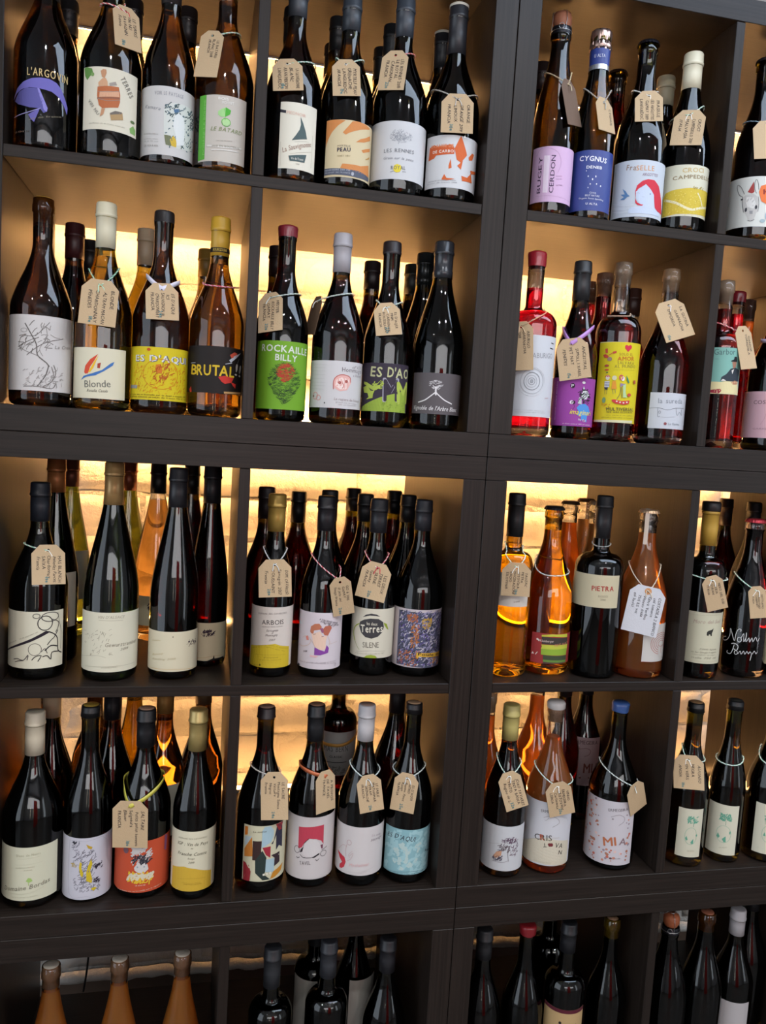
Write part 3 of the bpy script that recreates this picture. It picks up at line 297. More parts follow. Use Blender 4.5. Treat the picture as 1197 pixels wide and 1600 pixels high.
["r2t",2,0.3311,0.052,0.0413,0.3017,"burg","clear","redclear",["cork","a88868",""],0.2402,-0.542,[0.0268,0.0878,-0.433,1.6,"b9bcc2"],[["T","7c8088",-34,695,409,712,82,"t","la sureda"],["L","54585e",6,-189,603,-30,618,127,587,265,625,488,635],["L","6c7076",6,-33,615,-24,470,10,479],["O","6c7076",1,544,16,23,6],["L","6c7076",6,273,632,316,504,360,565,431,511,408,612],["L","8c9096",4,11,464,110,462,264,479],["E","84484c",108,353,25,26],["T","8c9096",158,334,377,340,38,"r","La Gutina"]],"dark pink bottle with natural cork and white label of a washing line",0],
["r2u",2,0.4384,0.052,0.0352,0.2925,"bord","clear","rosedk",["cork","b09880",""],0.2435,-0.601,[0.0934,0.1732,-0.62,1.6,"78a89c"],[["T","4c6464",-88,1603,271,1619,99,"t","Garbor"],["T","6c8888",-84,1524,-3,1524,26,"r","vi rosat"],["P","303840",50,1154,66,1226,139,1277,213,1377,312,1401,456,1367,468,1177,184,1153],["P","202024",201,1510,260,1539,265,1586,320,1589,340,1515,322,1497,208,1500],["P","9c705c",227,1492,326,1505,316,1409,260,1381],["P","d0ccc4",231,1347,282,1375,252,1285],["P","d4c898",-107,1142,59,1138,134,1158,421,1157,517,940,-103,935],["P","b07c60",244,1142,322,1180,444,1159,410,1121,286,1105],["P","94303c",-101,999,-33,1008,62,1020,85,989,47,939,-101,951],["P","d8d4cc",57,1159,92,1195,150,1164]],"dark pink bottle with teal label of a man in a dark suit and hat",0],
["r2v",2,0.5519,0.052,0.0442,0.3017,"burg","dk","red",["cap","1f2022",0.0529],0,-0.659,[0.0222,0.1043,-1.6,1.6,"c09aa2"],[["T","5c4850",-292,819,99,827,65,"t","COSMIC"],["L","b08890",6,-134,453,-82,553,-54,651],["T","8c7078",-258,368,207,381,26,"r","GARIGUELLA"]],"bottle with plain pink label",0],
["r2w",2,0.2582,0.211,0.037,0.3003,"burg","clear","rosedk",["cork","8a5c3c",""],0,-0.452,0,[],"clear bottle just right of the black capsule, back of the bay",1],
["r2x",2,0.2474,0.1335,0.0375,0.3013,"burg","clear","rosedk",["cork","a0745a",""],0,-0.468,0,[],"clear bottle left of the round-shouldered one, second in line",1],
["r2y",2,0.3318,0.18,0.036,0.2898,"burg","clear","rosedk",["cap","40241c",0.05],0,-0.502,0,[],"brown-capped bottle behind the round-shouldered one",1],
["r2z",2,0.4317,0.2805,0.0375,0.335,"burg","clear","redclear",["cork","8a4c38",""],0,-0.524,[0.045,0.105,-1.047,0.698,"b9bcc2"],[],"clear bottle with red-brown cork behind the washing-line label",1],
["r2A",2,0.5388,0.159,0.036,0.2999,"burg","clear","rose",["wax","8c2430",0.02],0,-0.615,0,[],"red-waxed clear bottle behind the teal label",1],
["r2B",2,0.5983,0.207,0.036,0.298,"burg","clear","orange",["cork","5c3c30",""],0,-0.626,0,[],"clear bottle with dark cork in front of the glow, far back",1],
["r3a",3,-0.6888,0.074,0.0422,0.2993,"burg","olive","dkwhite",["cap","1c2028",0.0594],0,0.188,[0.0191,0.1065,-1.6,0.97,"cdc8b2"],[["P","241c24",-612,414,-104,650,109,768,179,750,127,720,-103,605,-632,385],["O","3c3638",-43,487,91,92,7],["O","242024",98,887,106,110,14],["O","3c3638",174,978,131,71,12],["L","242024",16,117,758,217,716,291,630,306,442,383,386],["L","242024",18,97,459,184,530,305,501],["L","3c3638",11,194,939,306,884,297,794,256,728],["L","242024",12,298,757,238,658,182,612,130,546],["L","3c3638",11,-375,314,-303,335,-203,319,-134,405,-149,322],["L","3c3638",11,-348,278,-281,301,-203,315],["L","242024",12,-82,324,-33,378,48,391,1,303],["L","242024",14,65,371,133,381,188,318,204,425,331,418],["L","3c3638",9,47,446,97,496,132,418],["O","3c3638",-27,1002,49,35,9],["T","8c8678",-499,525,-320,605,18,"r","pinot"],["T","8c8678",-267,630,1,754,16,"r","vin de pays blanc sec"],["L","54504c",5,291,1034,317,901,359,726,355,449]],"bottle with cream label of black curling vine lines crossed by a diagonal bar",0],
["r3b",3,-0.5806,0.064,0.0415,0.3364,"flute","green","green",["capg","a07f50",0.066],0,0.108,[0.0157,0.1084,-1.6,1.6,"cbc6b0"],[["T","a09a8a",-196,990,202,992,43,"i","VIN D'ALSACE"],["L","a09a8a",5,-176,965,184,958],["H","9c9686",-477,398,25,827,46,43,5],["T","8c8676",-76,553,467,559,61,"i","Gewurztraminer"],["T","8c8676",151,486,281,495,36,"i","2018"],["L","aca694",5,-548,354,-199,414,-55,385],["L","aca694",5,-421,219,-51,247,447,243],["T","a8a290",-120,221,104,229,16,"r","mis en bouteille au domaine"]],"tall green bottle with gold capsule and cream label of a faint bush",0],
["r3c",3,-0.4845,0.066,0.038,0.3318,"flute","dk","red",["cap","1f1e22",0.0619],0,0.034,[0.0142,0.0777,-1.6,1.6,"c8bfa4"],[["H","2c1c2c",258,534,434,620,22,35,8],["D","3c2c3c",202,505,435,651,20,6],["E","3c2c3c",-4,699,9,10],["T","b8a880",-360,605,-197,627,19,"i","Domaine"],["T","b8a880",-348,374,-145,419,28,"i","Rosey"],["T","b0a484",-344,309,42,340,28,"i","Riesling 2018"],["L","c09c60",5,-426,168,-137,180,94,180,551,136]],"slim dark bottle with low plain cream label and a small splash mark",0],
["r3d",3,-0.4315,0.127,0.0316,0.3341,"flute","dk","red",["cap","19181c",0.0612],0,-0.007,[0.0121,0.0758,-1.6,1.6,"c4b696"],[["H","2c1c2c",-54,543,132,631,40,49,9],["D","3c2c3c",-91,518,146,644,30,7],["L","b09068",5,-160,164,-14,175,96,197,319,185],["P","111010",25,124,111,157,128,213,144,153,346,158,372,41,13,99]],"slim dark bottle standing back with a torn cream label",0],
["r3e",3,-0.6802,0.154,0.037,0.3333,"flute","green","green",["capg","a0683c",0.055],0,0.171,[0.06,0.15,-1.047,1.047,"c6c0ac"],[],"copper-capped green bottle behind the curling-vine label",1],
["r3f",3,-0.6841,0.321,0.036,0.325,"flute","green2","green2",["capg","8a5c48",0.05],0,0.156,[0.07,0.16,-1.047,1.047,"c6c0ac"],[],"yellow-green bottle against the wall, left of the gold capsule",1],
["r3g",3,-0.5844,0.348,0.036,0.3251,"flute","green2","green2",["capg","8a4c34",0.055],0,0.091,0,[],"yellow-green bottle against the wall, right of the gold capsule",1],
["r3h",3,-0.5279,0.296,0.038,0.3262,"flute","clear","orange2",["cap","131215",0.055],0,0.057,[0.03,0.085,-1.047,1.047,"c4b696"],[["rH"]],"orange wine bottle with black capsule, behind",1],
["r3i",3,-0.4687,0.346,0.037,0.3237,"flute","dk","red",["cap","19171b",0.055],0,0.018,0,[],"black bottle hidden behind the torn label",1],
["r3j",3,-0.3279,0.071,0.0335,0.2969,"burg","dk","red",["capg","b09048",0.0606],0,-0.087,[0.0168,0.1165,-1.6,1.6,"c6bcb2"],[["T","7c7470",-238,1035,248,1054,28,"s","DOMAINE DES CAVARODES"],["T","3c3638",-162,874,197,888,74,"t","ARBOIS"],["T","8c8480",-160,832,183,847,19,"r","Appellation Arbois controlee"],["T","6c6462",-83,765,103,772,36,"i","Savagnin"],["T","6c6462",1,733,28,734,22,"i","de"],["T","6c6462",-91,686,100,698,36,"i","Montagny"],["T","7c7470",-35,614,61,618,33,"i","2017"],["P","bda428",-413,486,-176,531,-32,553,64,569,152,535,346,496,364,169,126,169,-84,161,-421,118],["L","7c6c20",4,-387,443,-100,513,82,476,241,431],["L","7c6c20",4,-357,479,-31,546,154,499,323,466],["L","8c7c24",3,-275,364,-24,385,264,377],["T","8c7c24",-106,326,125,335,22,"i","Etienne"],["T","8c7c24",-164,286,180,298,14,"r","proprietaire recoltant jura"],["T","8c7c24",-357,158,-159,201,22,"r","75cl"],["E","4c4414",-164,205,12,19]],"gold-capped bottle with white over yellow label",0],
["r3k",3,-0.2469,0.07,0.0352,0.2969,"burg","dk","red",["cap","1a181c",0.0568],0,-0.148,[0.0146,0.1087,-1.6,1.6,"c6bcc0"],[["P","b06c50",-168,766,-157,853,-92,901,-22,910,23,855,-3,811,-101,789,-112,731,-151,740],["P","a8604c",25,798,78,869,166,880,193,835,164,780,130,711,72,720],["P","8c5470",-11,832,37,841,62,770,28,756],["P","d8b8a4",-142,727,-2,783,45,699,115,712,99,613,99,484,15,470,-72,522,-105,590],["L","b89c84",6,-153,640,-104,575,-64,508],["P","7c4090",-79,514,-14,483,86,449,117,555,157,502,147,424,19,385,-79,385],["L","c8a890",7,-318,637,-239,683,-153,640,-179,550,-307,496,-428,509],["P","cc7c70",-247,667,-205,696,-183,621,-225,614],["L","c8a890",6,123,712,167,609,154,567],["L","b89c84",4,154,567,314,596],["L","6c4c4c",7,-112,724,-69,736],["L","6c4c4c",7,24,696,59,702],["P","d8a8a8",-153,376,-8,369,-49,345,-144,349],["T","3c3034",-25,973,300,890,28,"i","A TON GRAND AMOUR"],["T","3c3034",-10,939,326,853,25,"i","SUIS UNE COEUR"],["T","3c3034",48,909,235,845,25,"i","IL BAT"],["T","5c5054",-288,400,-205,417,28,"i","2018"],["T","8c8084",-390,229,319,270,14,"r","selection de grains parcelle vignoble vin de france"],["T","8c8084",-131,250,322,233,14,"r","mis en bouteille au domaine"],["E","1c1c20",-400,168,37,17],["O","4c4448",302,209,17,17,4]],"bottle with white label of a red-haired woman in purple",0],
["r3l",3,-0.1566,0.0781,0.0357,0.2955,"burg","dk","red",["cap","232327",0.0569],0,-0.214,[0.0314,0.1145,-1.6,1.6,"c9c3b0"],[["P","3c3a3c",-234,826,-224,903,-142,954,-37,981,97,979,180,924,199,840,174,752,100,679,-2,644,-108,659,-185,722],["P","3c3a3c",-177,989,-115,1040,-27,1067,62,1053,125,1016,49,1030,-54,1031],["T","c9c3b0",-98,870,81,867,50,"b","les deux"],["T","d4cebc",-198,735,182,759,123,"b","Terres"],["T","6c665c",-145,481,127,496,91,"t","SILENE"],["L","8a9a30",18,-232,871,-323,807,-366,691,-313,567],["L","7c8a48",7,-313,567,-262,488,-206,432],["P","8a9a30",189,916,254,887,301,783,261,804,209,869],["P","8a9a30",-136,289,-74,352,-1,368,74,357,109,318,3,299],["L","7c7668",3,-265,394,-5,437,251,428],["T","8c8678",-294,357,235,392,15,"r","vin de france mis en bouteille ma vigne"]],"bottle with cream label bearing a charcoal oval badge and green leaf",0],
["r3m",3,-0.0793,0.0759,0.041,0.2972,"burg","dk","red",["capM","26272c",0.0524],0,-0.27,[0.0163,0.1154,-1.6,1.6,"b9aeb0"],[["P","4a4c60",-340,1113,50,1106,595,1085,595,382,595,94,224,159,-165,192,-333,184,-341,641],["H","8c88a4",-306,202,595,1121,260,68,12],["H","24242c",-306,202,595,1121,200,59,9],["H","c0b8bc",-305,202,595,1106,110,50,10],["H","5c4c88",-306,202,595,1121,90,53,10],["H","9c5c3c",-154,948,26,1067,40,44,13],["H","b08c3c",91,836,254,1032,40,41,12],["H","a86838",-88,515,45,905,50,44,12],["H","9c5c3c",-320,202,69,442,50,44,12],["H","a87848",288,181,595,339,30,41,12],["P","c89c34",26,427,595,397,594,319,68,361,55,325,26,351],["T","241c1c",51,383,595,336,44,"b","Foule des"]],"bottle with a busy grey-violet painted label and small yellow strip",0],
["r3n",3,-0.3373,0.1795,0.0385,0.2999,"burg","dk","red",["cap","1f1718",0.055],0,-0.073,0,[],"bottle behind the gold capsule, against the left side of its bay",1],
["r3o",3,-0.2665,0.3055,0.0385,0.2851,"burg","dk","red",["cap","151316",0.06],0,-0.113,0,[],"bottle with a thin gold ring standing between the gold capsule and the purple-dress label",1],
["r3p",3,-0.2275,0.1675,0.0385,0.3,"burg","dk","red",["cap","18171a",0.055],0,-0.152,0,[],"bottle right behind the purple-dress label",1],
["r3q",3,-0.1571,0.3205,0.0385,0.295,"burg","olive","red",["cap","1a191b",0.045],0,-0.181,0,[],"hindmost bottle left of the oval badge label",1],
["r3r",3,-0.1562,0.2005,0.0385,0.2935,"burg","olive","red",["cap","17181a",0.05],0,-0.196,0,[],"second bottle back behind the oval badge label",1],
["r3s",3,-0.077,0.3085,0.0385,0.2943,"burg","olive","red",["cap","17171a",0.045],0,-0.232,0,[],"hindmost bottle between the oval badge and the painted label",1],
["r3t",3,-0.0771,0.1945,0.0385,0.2954,"burg","olive","red",["cap","19191c",0.05],0,-0.25,0,[],"second bottle back behind the painted label",1],
["r3u",3,0.0825,0.0633,0.0352,0.3163,"bord","gold","yellow",["cap","151517",0.0748],0,-0.385,[0.1242,0.1813,-1.038,0.994,"beb6ac"],[["T","8c8278",64,1313,174,1325,31,"r","2018"],["T","8c8278",241,1587,300,1587,23,"r","TAU"]],"amber bottle with black capsule and a plain white high label",0],
["r3v",3,0.1603,0.0789,0.0436,0.2954,"champ","gold","yellow2",["crownF","2c2a2e",0.0149],0,-0.431,[0.0224,0.0757,-0.515,1.6,"90302f"],[["P","b4b43c",-50,726,121,749,458,745,468,684,165,710,-48,697],["P","3c3430",-48,697,469,677,490,559,-38,569],["P","b0b440",-47,557,490,559,485,469,-47,482,-31,524],["P","84a034",-41,482,482,486,469,367,-39,379],["P","3c4430",-4,373,483,359,475,279,3,294],["P","5c7c38",3,294,475,279,465,220,7,235],["P","4c3430",6,254,461,241,460,201,9,215],["T","d0b8b0",-70,604,163,605,39,"r","Kleinberger"],["E","d8c8c0",-118,642,19,18],["E","d8c8c0",-91,626,13,18],["P","d8c8c0",-209,367,-186,412,-158,374],["L","d8c8c0",12,-136,366,-100,419],["T","b87c5c",180,525,490,559,47,"i","PET NAT"]],"amber crown-capped bottle with small striped red and green label",0],
["r3w",3,0.2443,0.0573,0.0426,0.3193,"bord","blk","red",["cap","1c1c1f",0.0753],0,-0.489,[0.1268,0.1839,-1.6,0.948,"b7ad90"],[["T","9c3430",-98,1558,286,1571,82,"b","PIETRA"],["T","8c8470",22,1450,187,1457,35,"r","ROSSO"],["T","8c8470",60,1398,151,1400,31,"r","2018"]],"black bottle with beige band label and red lettering",0],
["r3x",3,0.3318,0.0565,0.0442,0.2985,"champ","clear","orange",["crown","c8a888",0.013],0,-0.541,[0.0321,0.0999,0.199,1.6,"b8b4ae"],[["O","a06058",479,644,249,196,9],["O","a06058",479,644,213,162,9],["O","a06058",479,644,176,127,9],["O","a06058",479,644,135,91,9],["O","a06058",479,644,90,56,9],["P","b8b4ae",397,601,582,574,641,369,424,416],["L","a06058",9,484,617,488,459],["P","b05058",108,328,388,318,389,239,115,253],["T","d8c8c4",141,265,341,264,38,"b","ASO MIR"]],"clear orange wine bottle with white label of a red labyrinth",0],
["r3y",3,0.4467,0.044,0.0362,0.3171,"bord","dk","red",["capR","b8923c",0.0778],0,-0.609,[0.0294,0.122,-0.712,1.6,"b8b49c"],[["T","a08c80",-115,1009,384,1039,65,"i","Moro del Sud"],["P","2c2c28",127,817,128,870,152,898,205,913,239,940,244,960,237,894,219,854,224,807,202,803,192,833,165,832,161,805,145,805],["L","a8a490",4,-213,1156,51,1169,380,1193],["L","a8a490",4,-205,322,65,330,433,341],["T","8c8878",33,547,354,546,29,"i","Azienda Agricola"],["T","8c8878",-110,478,362,496,29,"i","via San Giorgio il vigneto"],["T","a09c8c",-81,440,347,453,18,"r","imbottigliato all origine"],["T","8c8878",-94,376,357,391,31,"i","italia 750 ml"]],"yellow-capped bottle with cream label and tiny black elephant",0],
["r3z",3,0.5443,0.0487,0.0386,0.2898,"champ","clear2","red",["crown","a83440",0.0103],0.2718,-0.657,0,[["L","c8c8c8",12,-335,700,-425,662,-402,620,-308,645,-252,748,-251,872,-210,786,-155,662,-140,775,-111,877,-62,894,-64,852],["O","c8c8c8",-71,701,34,43,11],["L","c8c8c8",9,-46,727,-7,829,2,674,36,767,34,849,38,679,85,760,99,680,135,765,156,692,200,783,237,702,275,770],["L","c8c8c8",12,-204,596,-150,616,-82,583,-99,497,-168,522],["L","c8c8c8",11,-148,595,-176,465,-213,407,-278,418,-266,455],["O","c8c8c8",-108,454,27,35,9],["L","c8c8c8",9,-74,434,-37,496,-19,438,17,506,41,448,72,507,101,463,122,506,153,461,138,344],["L","c8c8c8",9,166,462,200,525,234,471,259,512]],"red crown-capped bottle written over in white script",0],
["r3A",3,0.6231,0.0533,0.0397,0.3232,"burg","dk","red",["cap","18181a",0.0725],0,-0.693,[0.0206,0.0993,-0.906,0.631,"b8b090"],[["T","4c4838",-204,335,-241,855,32,"b","VINO NATURALE"]],"dark bottle cut by the picture edge with cream label lettered upright",0],
["r3B",3,0.2608,0.226,0.037,0.295,"champ","clear","orange",["crown","6c5440",0.01],0,-0.449,0,[],"clear orange bottle with crown cap just behind the striped-label bottle",1],
["r3C",3,0.3195,0.276,0.039,0.2976,"champ","clear","peach",["crown","7c5c48",0.01],0,-0.468,0,[],"clear peach-coloured bottle at the back, left of the black band-label bottle",1],
["r3D",3,0.2823,0.154,0.037,0.3016,"champ","clear","peach",["crown","b8a898",0.01],0,-0.482,0,[],"clear bottle mostly hidden by the black band-label bottle",1],
["r3E",3,0.4323,0.325,0.037,0.2823,"champ","clear","orange",["crown","5c4c44",0.01],0,-0.512,0,[],"clear orange bottle right of the black capsule, behind",1],
["r3F",3,0.6939,0.346,0.037,0.3069,"burg","dk","red",["cap","2a1c20",0.06],0,-0.624,0,[],"dark bottle behind, between the yellow capsule and the red crown cap",1],
["r3G",3,0.6945,0.253,0.037,0.3077,"burg","dk","red",["cap","1b1a1d",0.06],0,-0.654,0,[],"dark bottle behind the red crown cap, near the side wall",1],
["r4a",4,-0.6875,0.0587,0.0442,0.3,"burg","dk","dkwhite",["cap","cdc3ac",0.0676],0,0.189,[0.0151,0.1006,-1.6,0.912,"c4c2aa"],[["T","a8a48c",-238,855,112,876,38,"s","Blanc de Noirs"],["L","b4b098",3,-222,822,112,845],["L","b4b098",3,-252,725,143,750],["T","b4b098",-251,671,33,687,18,"r","appellation controlee"],["T","b4b098",-130,634,-7,636,18,"r","2018"],["P","98b468",-93,470,-60,522,-19,509,2,467,-45,443],["L","98b468",9,-59,460,-51,397],["T","7c7868",-466,276,257,385,68,"i","Domaine Bordas"],["L","b4b098",4,-369,256,-56,273,165,337],["T","b4b098",-310,195,82,215,15,"r","mis en bouteille au domaine"]],"wide bottle with cream capsule and cream label with a small green sprig",0],
["r4b",4,-0.6056,0.06,0.0371,0.3084,"burg","dk","red",["corkcap","161618","b8983c",0.0069],0,0.127,[0.0061,0.1069,-1.6,1.6,"b9b7bf"],[["L","9c9aa4",4,-294,1019,-24,1015,309,963,321,59,-4,114,-289,152,-294,1019],["H","6c6a74",-232,621,-120,996,30,51,6],["H","6a6870",-115,334,114,856,90,69,6],["H","7a7880",-202,192,201,399,60,51,6],["P","c0a828",-110,688,-80,657,-86,578,-55,498,-68,428,-98,468,-123,593],["P","c0a828",53,721,76,637,43,533,78,383,69,322,-10,368,-13,511,13,618],["P","b09030",-23,968,26,938,70,914,56,878,6,902],["P","c0a828",57,229,107,247,153,224,101,186],["H","2c2430",113,545,226,625,20,45,10],["H","2c2430",104,314,190,386,16,45,10],["H","2c2c34",-219,964,-154,1003,12,30,9],["H","b09850",-245,600,-170,662,14,33,7]],"bottle with pale label of an engraved king figure in black and yellow",0],
["r4c",4,-0.5213,0.064,0.0427,0.3001,"burg","dk","red",["corkcap2","151518","b89078",0.0618],0,0.062,[0.0131,0.0982,-1.6,1.6,"b4492c"],[["P","c0bcb8",-121,544,-67,625,-9,647,81,594,102,509,41,457,-47,457,-108,497],["H","b8b4b0",-146,623,122,894,70,91,14],["H","2c2c34",-144,623,124,735,40,85,11],["E","8c949c",-68,558,13,14],["E","8c949c",35,557,13,14],["H","d0a830",-206,287,166,464,50,76,18],["H","c8c0a8",-215,351,173,432,50,76,18],["E","6c4c54",-264,817,47,52],["P","7c4c6c",384,988,455,955,426,708,378,740],["T","d8b4a0",-438,123,333,183,18,"b","vin de france mis en bouteille par le vigneron"],["T","d8b4a0",-100,241,62,241,21,"r","2019"]],"bottle with orange-red label of a wild-haired face",0],
["r4d",4,-0.44,0.045,0.0346,0.3045,"burg","dk","red",["capg","a8935c",0.0666],0,-0.001,[0.0162,0.1154,-1.6,1.6,"c9c3aa"],[["T","8c8674",-254,1025,216,1023,24,"s","DOMAINE DES CAVARODES"],["T","5c5848",-270,924,230,913,52,"i","IGP : Vin de Pays"],["T","6c6858",-46,869,-8,868,21,"i","de"],["T","5c5848",-258,759,210,751,52,"i","Franche Comte"],["T","7c7664",-85,696,20,695,28,"i","Rouge"],["T","7c7664",-75,627,15,626,34,"i","2019"],["P","bf9c34",-387,513,-144,571,41,535,335,428,343,104,133,136,-96,142,-276,147,-405,129],["L","8c7424",3,-243,353,-28,379,209,354],["L","8c7424",3,-167,301,127,300],["T","8c7424",-133,275,144,271,15,"r","proprietaire recoltant"]],"gold-capped bottle with cream over ochre label",0],
["r4e",4,-0.6779,0.141,0.038,0.32,"burg","dk","dkwhite",["cap","a89478",0.058],0,0.171,0,[],"beige-capped bottle behind the cream capsule",1],
["r4f",4,-0.6212,0.2325,0.038,0.31,"burg","br","dkwhite",["none"],0,0.123,0,[],"brown bottle against the wall left of the gold cork",1],
["r4g",4,-0.5805,0.1314,0.038,0.32,"burg","br","dkwhite",["cap","161417",0.06],0,0.102,0,[],"black-capped bottle behind, between the king and the orange label",1],
["r4h",4,-0.5515,0.2033,0.037,0.31,"flute","amb","yellow2",["none"],0,0.077,0,[],"amber bottle at the back, left of the black capsule over the orange label",1],
["r4i",4,-0.4961,0.143,0.038,0.32,"burg","br","orange2",["capg","98703c",0.055],0,0.04,[0.06,0.15,-0.349,1.396,"c4bca8"],[],"bottle with bronze capsule and an orange streak of light behind the orange label",1],
["r4j",4,-0.4322,0.188,0.038,0.315,"burg","br","dkwhite",["capg","6c543c",0.05],0,-0.006,0,[],"bottle behind the gold-capped bottle with ochre label",1],
["r4k",4,-0.6947,0.2147,0.037,0.3,"burg","br","orange2",["none"],0,0.174,0,[],"brown bottle at the far edge behind the cream capsule",1],
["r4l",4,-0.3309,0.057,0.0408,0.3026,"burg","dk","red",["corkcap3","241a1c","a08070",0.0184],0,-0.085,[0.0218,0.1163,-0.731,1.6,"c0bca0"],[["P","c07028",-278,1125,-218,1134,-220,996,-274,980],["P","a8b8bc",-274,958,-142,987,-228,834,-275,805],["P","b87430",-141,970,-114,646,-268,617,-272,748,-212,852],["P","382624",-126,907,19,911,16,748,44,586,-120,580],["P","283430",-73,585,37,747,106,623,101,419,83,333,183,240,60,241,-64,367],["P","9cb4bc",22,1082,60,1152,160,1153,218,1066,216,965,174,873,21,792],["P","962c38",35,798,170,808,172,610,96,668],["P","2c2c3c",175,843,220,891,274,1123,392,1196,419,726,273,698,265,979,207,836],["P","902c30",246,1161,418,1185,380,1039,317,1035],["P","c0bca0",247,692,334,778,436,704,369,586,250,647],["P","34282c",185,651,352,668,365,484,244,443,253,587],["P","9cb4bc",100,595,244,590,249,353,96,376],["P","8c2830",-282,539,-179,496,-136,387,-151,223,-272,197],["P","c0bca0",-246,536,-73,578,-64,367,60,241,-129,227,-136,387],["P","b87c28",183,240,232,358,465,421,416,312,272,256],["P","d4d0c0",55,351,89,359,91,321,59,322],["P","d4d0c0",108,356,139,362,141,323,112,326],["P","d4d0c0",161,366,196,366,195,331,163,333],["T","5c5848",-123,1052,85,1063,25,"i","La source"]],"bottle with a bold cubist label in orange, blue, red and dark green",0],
["r4m",4,-0.247,0.063,0.0398,0.303,"burg","dk","red",["corkcap3","1a1b1e","a87c60",0.0608],0,-0.149,[0.0161,0.1235,-1.6,1.6,"bdb6b4"],[["P","b03c4c",-197,1055,-2,1074,232,1091,240,750,194,821,109,858,-6,870,-88,789,-128,708,-189,679],["P","2c2428",-161,612,-141,676,-99,728,-95,788,-14,882,-20,862,-94,773,-81,656],["P","2c2428",39,544,79,586,167,618,176,586,82,534],["L","2c2428",8,-152,584,-89,536,39,541],["P","c4bebc",-87,774,-6,863,109,847,182,764,211,668,167,611,66,557,-47,549,-122,598],["O","2c2428",-212,658,50,59,7],["O","2c2428",250,590,57,48,7],["L","2c2428",8,212,652,280,677,318,694],["L","2c2428",8,172,512,136,482,112,508],["L","2c2428",10,-213,530,-188,516,-157,538],["L","2c2428",8,-104,541,-61,540],["T","6c6464",-150,406,30,425,62,"t","TAVEL"],["L","a8a2a0",4,-393,120,-42,169,358,181],["P","6c4050",183,749,231,752,227,678,202,685]],"bottle with pale label of a crimson square broken by a torn white circle",0],  # disc colour paints warm light on the capsule top, no bare cork
["r4n",4,-0.1619,0.057,0.04,0.3038,"burg","dk","red",["corkcap3","c2c0c2","b89888",0.0614],0,-0.214,[0.0208,0.1052,-1.6,1.6,"c2bcba"],[["P","b83440",-431,542,-341,514,-246,484,-217,410,-245,315,-296,269,-350,262,-350,322,-293,381,-361,436],["O","a87c80",-172,762,39,42,6],["L","b08c8c",6,-212,716,-233,591,-218,511],["L","b08c8c",5,-405,569,-294,687,-220,680],["L","b08c8c",5,-194,434,-126,487,-90,595,-155,530],["L","b89c9c",5,-108,626,-173,542,-135,501],["T","a89ca0",210,885,420,850,39,"i","Le sable"],["T","8c8488",197,798,444,797,51,"i","sauvage"],["T","d0a8a8",-153,353,188,381,55,"i","Mathaimar"],["L","b0a8a8",3,-317,234,10,268,310,339],["L","b0a8a8",3,-118,217,159,276]],"white-capped bottle with white label of a red wing",0],  # pinkish disc is warm light painted onto the capsule top
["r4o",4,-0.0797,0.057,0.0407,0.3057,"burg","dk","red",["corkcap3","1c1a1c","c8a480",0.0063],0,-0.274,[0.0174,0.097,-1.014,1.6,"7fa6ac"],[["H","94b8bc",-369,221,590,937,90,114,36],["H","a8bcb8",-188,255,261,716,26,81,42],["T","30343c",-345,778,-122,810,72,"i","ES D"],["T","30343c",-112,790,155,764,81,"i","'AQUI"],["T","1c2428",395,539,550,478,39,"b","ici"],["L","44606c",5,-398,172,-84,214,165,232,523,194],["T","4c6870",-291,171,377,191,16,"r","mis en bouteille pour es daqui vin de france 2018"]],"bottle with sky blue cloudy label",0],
["r4p",4,-0.1752,0.26,0.038,0.33,"bord","dk","red",["capg","3a3634",0.075],0,-0.176,[0.105,0.19,-1.222,1.222,"9c9894"],[["MB"]],"square-shouldered bottle with grey label standing at the back",1],
["r4q",4,-0.089,0.139,0.04,0.33,"burg","dk","red",["cap","1a1416",0.07],0,-0.252,0,[],"dark bottle at the back left of the sky blue label",1],
["r4r",4,0.0968,0.051,0.0366,0.3022,"burg","br","dkwhite",["cap","b8ab68",0.0626],0,-0.398,[0.014,0.095,-1.6,1.6,"b9babc"],[["L","a4a49c",4,-477,494,-118,619,106,639],["H","5c4858",13,646,293,740,44,65,7],["H","6c5864",163,415,312,606,30,54,6],["H","5c5054",-50,504,143,612,30,59,7],["P","b88c70",-140,384,-76,482,12,507,3,420,-82,355],["H","4c4450",-137,331,21,408,24,59,7],["L","6c6468",7,125,600,120,459,139,318],["L","8c8488",7,-150,302,27,298,130,334],["T","a4a4a8",-476,491,-258,601,18,"r","ermegeira"],["T","b0b0b4",-404,182,-275,249,12,"r","75 cl"]],"yellow-capped bottle with white label of a sketched press",0],
["r4s",4,0.1838,0.058,0.0414,0.3041,"burg","clear","orange",["corkw","d0ccc8","a88468",0.0171],0.2402,-0.452,[0.0169,0.1326,-1.6,1.6,"bcbcc0"],[["T","6c6868",-113,1131,222,1152,51,"r","ERMEGEIRA"],["L","8c8888",8,-60,1043,55,1087,182,1044,222,963,101,886],["L","8c8888",6,-42,1008,-12,998,28,1052],["P","c0b8a4",-543,428,-218,603,27,681,496,592,509,153,127,183,-101,200,-452,168],["T","44403c",-193,614,113,634,103,"r","CRIS"],["T","a04c34",-91,624,-17,634,100,"b","R"],["T","44403c",-42,573,20,585,-72,"r","T"],["P","6c2c30",43,573,64,591,124,595,142,564,129,532,69,528],["T","44403c",170,516,324,488,85,"r","VA"],["T","44403c",249,382,320,369,75,"r","N"],["L","b0a890",5,-438,499,-61,671,246,692],["T","a8a090",-184,218,123,222,18,"r","vinho regional lisboa"]],"cloudy orange wine bottle with white-waxed cork and scattered lettering",0],
